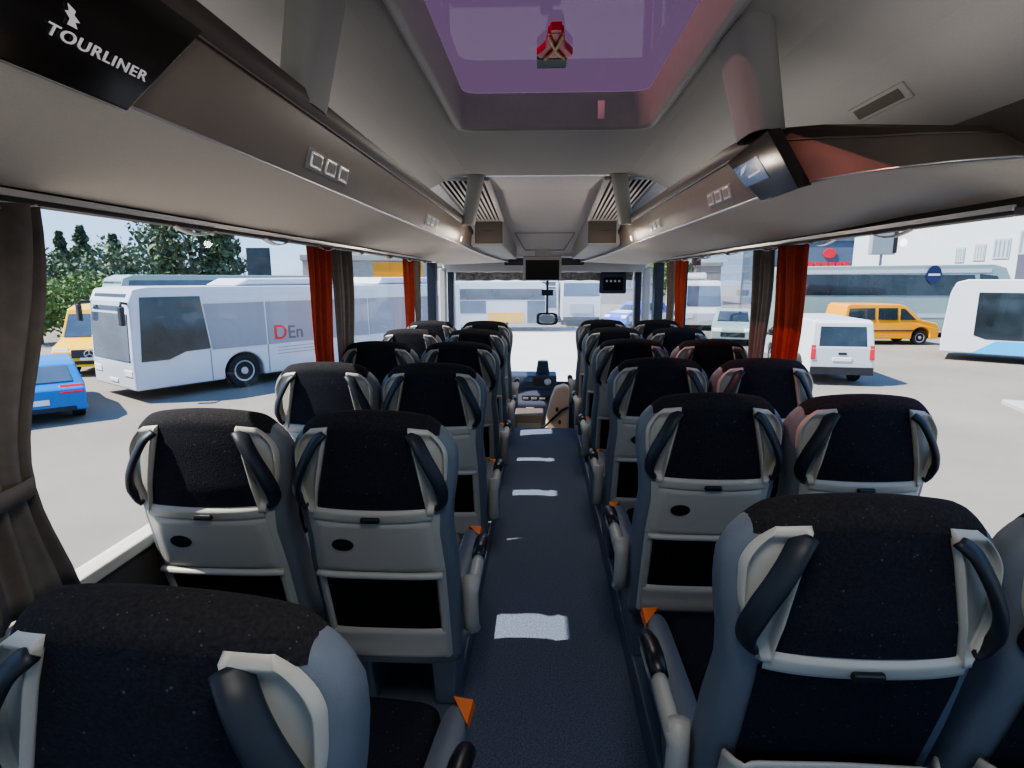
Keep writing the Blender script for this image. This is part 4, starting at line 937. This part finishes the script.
MB().tube([(11.0, 0, 0), (11.3, 0, 4.2), (13.0, 0, 7.2)], .22, 8).build('boom', 'steel', cr_)
for k in range(3): MB().tube([(11.3+.55*k, 0, 4.2+1.0*k), (11.9+.45*k, 0, 4.0+1.2*k)], .08, 6).build('brace', 'steel', cr_)
tl = empty('traffic_light', (12.0, 46.0, GZ), 0, 'dark signal head on a pole seen beyond the white minibus', 'traffic light')
MB().tube([(0, 0, 0), (0, 0, 4.0)], .08, 8).build('pole', 'steel', tl); MB().box(-.32, .32, -.2, .2, 3.9, 5.4).build('signal_head', 'vblack', tl, bevel=.06)
sb2 = empty('billboard', (-19.6, 40, GZ), 0, 'small dark green board standing against the tall tree', 'sign')
MB().box(-.8, .8, -.1, .1, 3.0, 5.0).build('board', 'leaf3', sb2); MB().tube([(0, 0, 0), (0, 0, 3)], .1, 8).build('post', 'steel', sb2)
oh = box_building('workshop', 'pale low workshop with orange end wall behind the white city bus', (-19.0, 46), (1, .1), 9.5, 7, 4.3, 'kerb', [(1.5, 3.5, 1.8, 3.2)], [(5, 6.6, 0, 2.4)])
MB().box(5.6, 9.55, -.06, .0, .3, 4.2).build('orange_wall', 'taxi', oh)
lw = MB().box(-66, -30, 40, 40.4, GZ, GZ+2.5).build('boundary_wall', 'stone'); lw['kind'] = 'structure'
oh2 = box_building('warehouse', 'low pale warehouse straight ahead behind the parked buses', (-14, 66), (1, 0), 34, 10, 4.2, 'kerb', [(3+5*k, 5.5+5*k, 1.8, 3.2) for k in range(6)], [])
# hills
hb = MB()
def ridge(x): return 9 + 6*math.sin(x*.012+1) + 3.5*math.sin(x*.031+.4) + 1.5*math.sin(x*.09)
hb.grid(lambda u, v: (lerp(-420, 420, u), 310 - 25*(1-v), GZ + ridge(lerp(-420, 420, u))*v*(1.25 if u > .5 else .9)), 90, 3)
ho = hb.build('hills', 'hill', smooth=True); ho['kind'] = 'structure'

# trees
def tree(x, y, H, R, m, label, style, n=1100, trunk=.25, name='tree', z0=None):
    root = empty(name, (x, y, GZ), 0, label, 'tree', 'trees beyond the parked vehicles')
    MB().tube([(0, 0, 0), (.05, 0, H*.4), (0, 0, H*.9)], [trunk, trunk*.7, trunk*.15], 8).build('trunk', 'bark', root)
    b = MB()
    def lf(p, s):
        a = Vector((random.gauss(0,1), random.gauss(0,1), random.gauss(0,1))).normalized(); c = a.orthogonal().normalized(); d = a.cross(c)
        an = random.random()*6.28; u = c*math.cos(an)+d*math.sin(an); w = a.cross(u)
        b.add([p+u*s, p+w*s*.55, p-u*s, p-w*s*.55], [(0,1,2,3)])
    for i in range(int(n*1.7)):
        if style == 'cone':
            t = random.random()**.75; tier = .72 + .28*math.sin(t*38); r = R*(1-t)*tier + .08*R; a = random.random()*6.28
            rr = r*math.sqrt(random.uniform(.25, 1)); p = Vector((rr*math.cos(a), rr*math.sin(a), H*(.12+.88*t) - .1*rr))
        elif style == 'column':
            t = random.random(); r = R*math.sin(PI*min(1, .1+.9*t)**.8)**.6; a = random.random()*6.28
            p = Vector((r*math.cos(a), r*math.sin(a), H*(.05+.95*t)))
        else:
            a, c = random.random()*6.28, math.acos(random.uniform(-1, 1)); rr = random.uniform(.55, 1.08) * (1 + .22*math.sin(5*a)*math.sin(4*c))
            p = Vector((R*rr*math.sin(c)*math.cos(a), R*rr*math.sin(c)*math.sin(a), H*.58 + H*.42*rr*math.cos(c)))
        lf(p, random.uniform(.11, .24)*(H/6)**.5)
    b.build('foliage', m, root)
tree(-37.5, 44.4, 6.5, 1.87, 'leaf1', 'slim conifer beside the taupe curtain, first of the treetops', 'cone')
tree(-34.8, 43.2, 6.8, 2.20, 'leaf1', 'second slim conifer counting from the taupe curtain', 'cone')
tree(-32.3, 43.2, 6.2, 2.09, 'leaf1', 'low conifer just before the dark cypress', 'cone')
tree(-30.8, 46.6, 8.3, 0.88, 'leaf3', 'narrow dark cypress standing above the other trees', 'column', 900)
tree(-26.4, 43.2, 9.4, 3.30, 'leaf1', 'big bushy dark tree above the dark windowed coach', 'round', 2600)
tree(-23.3, 42.1, 8.5, 2.42, 'leaf1', 'tall conifer joining the big bushy tree', 'cone', 1600)
tree(-26.8, 36, 5.2, 2.3, 'leaf1', 'rounded dark tree below the cypress', 'round', 1300)
tree(-31.5, 35.5, 4.6, 2.2, 'leaf1', 'rounded dark tree below the slim conifers', 'round', 1300)
tree(-24.3, 29.5, 3.1, 1.9, 'leaf2', 'light green leafy bush above the yellow van', 'round', 1300, .12)
tree(-22.6, 24.9, 2.8, 1.35, 'leaf2', 'small light green bush between yellow van and dark windowed coach', 'round', 900, .12)
tree(-35.0, 37, 5.2, 2.4, 'leaf1', 'dark rounded tree half hidden by the taupe curtain', 'round', 1200)
tree(12.6, 58, 6.4, 2.4, 'leaf2', 'light green tree far off beside small red curtain, orange van side', 'round', 900)
tree(35.6, 65, 4.6, 1.6, 'leaf2', 'small light green tree beside the slate blue block', 'round', 700)
tree(-14.5, 62, 5.6, 2.6, 'leaf2', 'pale tree far off above the glimpsed white van, city bus side', 'round', 700)

# ------------------------------------------------------------------ light
SE, SA = math.radians(52), math.radians(13)
sunv = Vector((-math.cos(SE)*math.cos(SA), -math.cos(SE)*math.sin(SA), math.sin(SE)))
sl = bpy.data.lights.new('sun', 'SUN'); sl.energy = 7.5; sl.angle = math.radians(.6); sl.color = (1, .93, .81)
so_ = bpy.data.objects.new('sun', sl); COL.objects.link(so_); so_.rotation_euler = sunv.to_track_quat('Z', 'Y').to_euler()
w = bpy.data.worlds.new('sky'); S.world = w; w.use_nodes = True
nt = w.node_tree; bg = nt.nodes['Background']
gtc = nt.nodes.new('ShaderNodeTexCoord'); gsp = nt.nodes.new('ShaderNodeSeparateXYZ'); grp = nt.nodes.new('ShaderNodeValToRGB')
nt.links.new(gtc.outputs['Generated'], gsp.inputs[0]); nt.links.new(gsp.outputs['Z'], grp.inputs['Fac']); nt.links.new(grp.outputs['Color'], bg.inputs['Color'])
els = grp.color_ramp.elements
els[0].position = 0; els[0].color = (.46, .64, .86, 1); els[1].position = 1; els[1].color = (.13, .30, .74, 1)
e_ = els.new(.22); e_.color = (.30, .52, .88, 1)
bg.inputs['Strength'].default_value = 1.25
# unseen fill lights added to brighten the coach interior
for y in (.2, 3.9):
    al = bpy.data.lights.new('aisle_fill', 'AREA'); al.shape = 'RECTANGLE'; al.size = .5; al.size_y = .5; al.energy = 8; al.color = (1, .93, .84)
    ao = bpy.data.objects.new('aisle_fill', al); COL.objects.link(ao); ao.location = (0.02, y, CZ-.02)

for sx in (-1, 1):
    al = bpy.data.lights.new('cove_fill', 'AREA'); al.shape = 'RECTANGLE'; al.size = .10; al.size_y = 5.2; al.energy = 2.0; al.color = (1, .94, .87)  # added fill that lifts the ceiling, hidden above the racks
    ao = bpy.data.objects.new('cove_fill', al); COL.objects.link(ao); ao.location = (sx*.88, 2.2, 2.0); ao.rotation_euler = (0, PI + sx*.35, 0)
# ------------------------------------------------------------------ camera
cam = bpy.data.cameras.new('camera'); co = bpy.data.objects.new('camera', cam); COL.objects.link(co)
f = 575.0; P_ = math.radians(10.45); Y_ = math.atan(28/f*math.cos(P_))
cam.sensor_width = 36; cam.lens = f/1024*36; cam.clip_start = .02; cam.clip_end = 1000
co.location = (-.045, 0, 1.55)
fwd = Vector((-math.sin(Y_)*math.cos(P_), math.cos(Y_)*math.cos(P_), -math.sin(P_)))
co.rotation_euler = fwd.to_track_quat('-Z', 'Y').to_euler()
S.camera = co
S.cycles.use_denoising = True
S.cycles.transparent_max_bounces = 16
S.cycles.max_bounces = 10
S.view_settings.view_transform = 'AgX'
S.view_settings.look = 'AgX - Medium High Contrast'
S.view_settings.exposure = .75
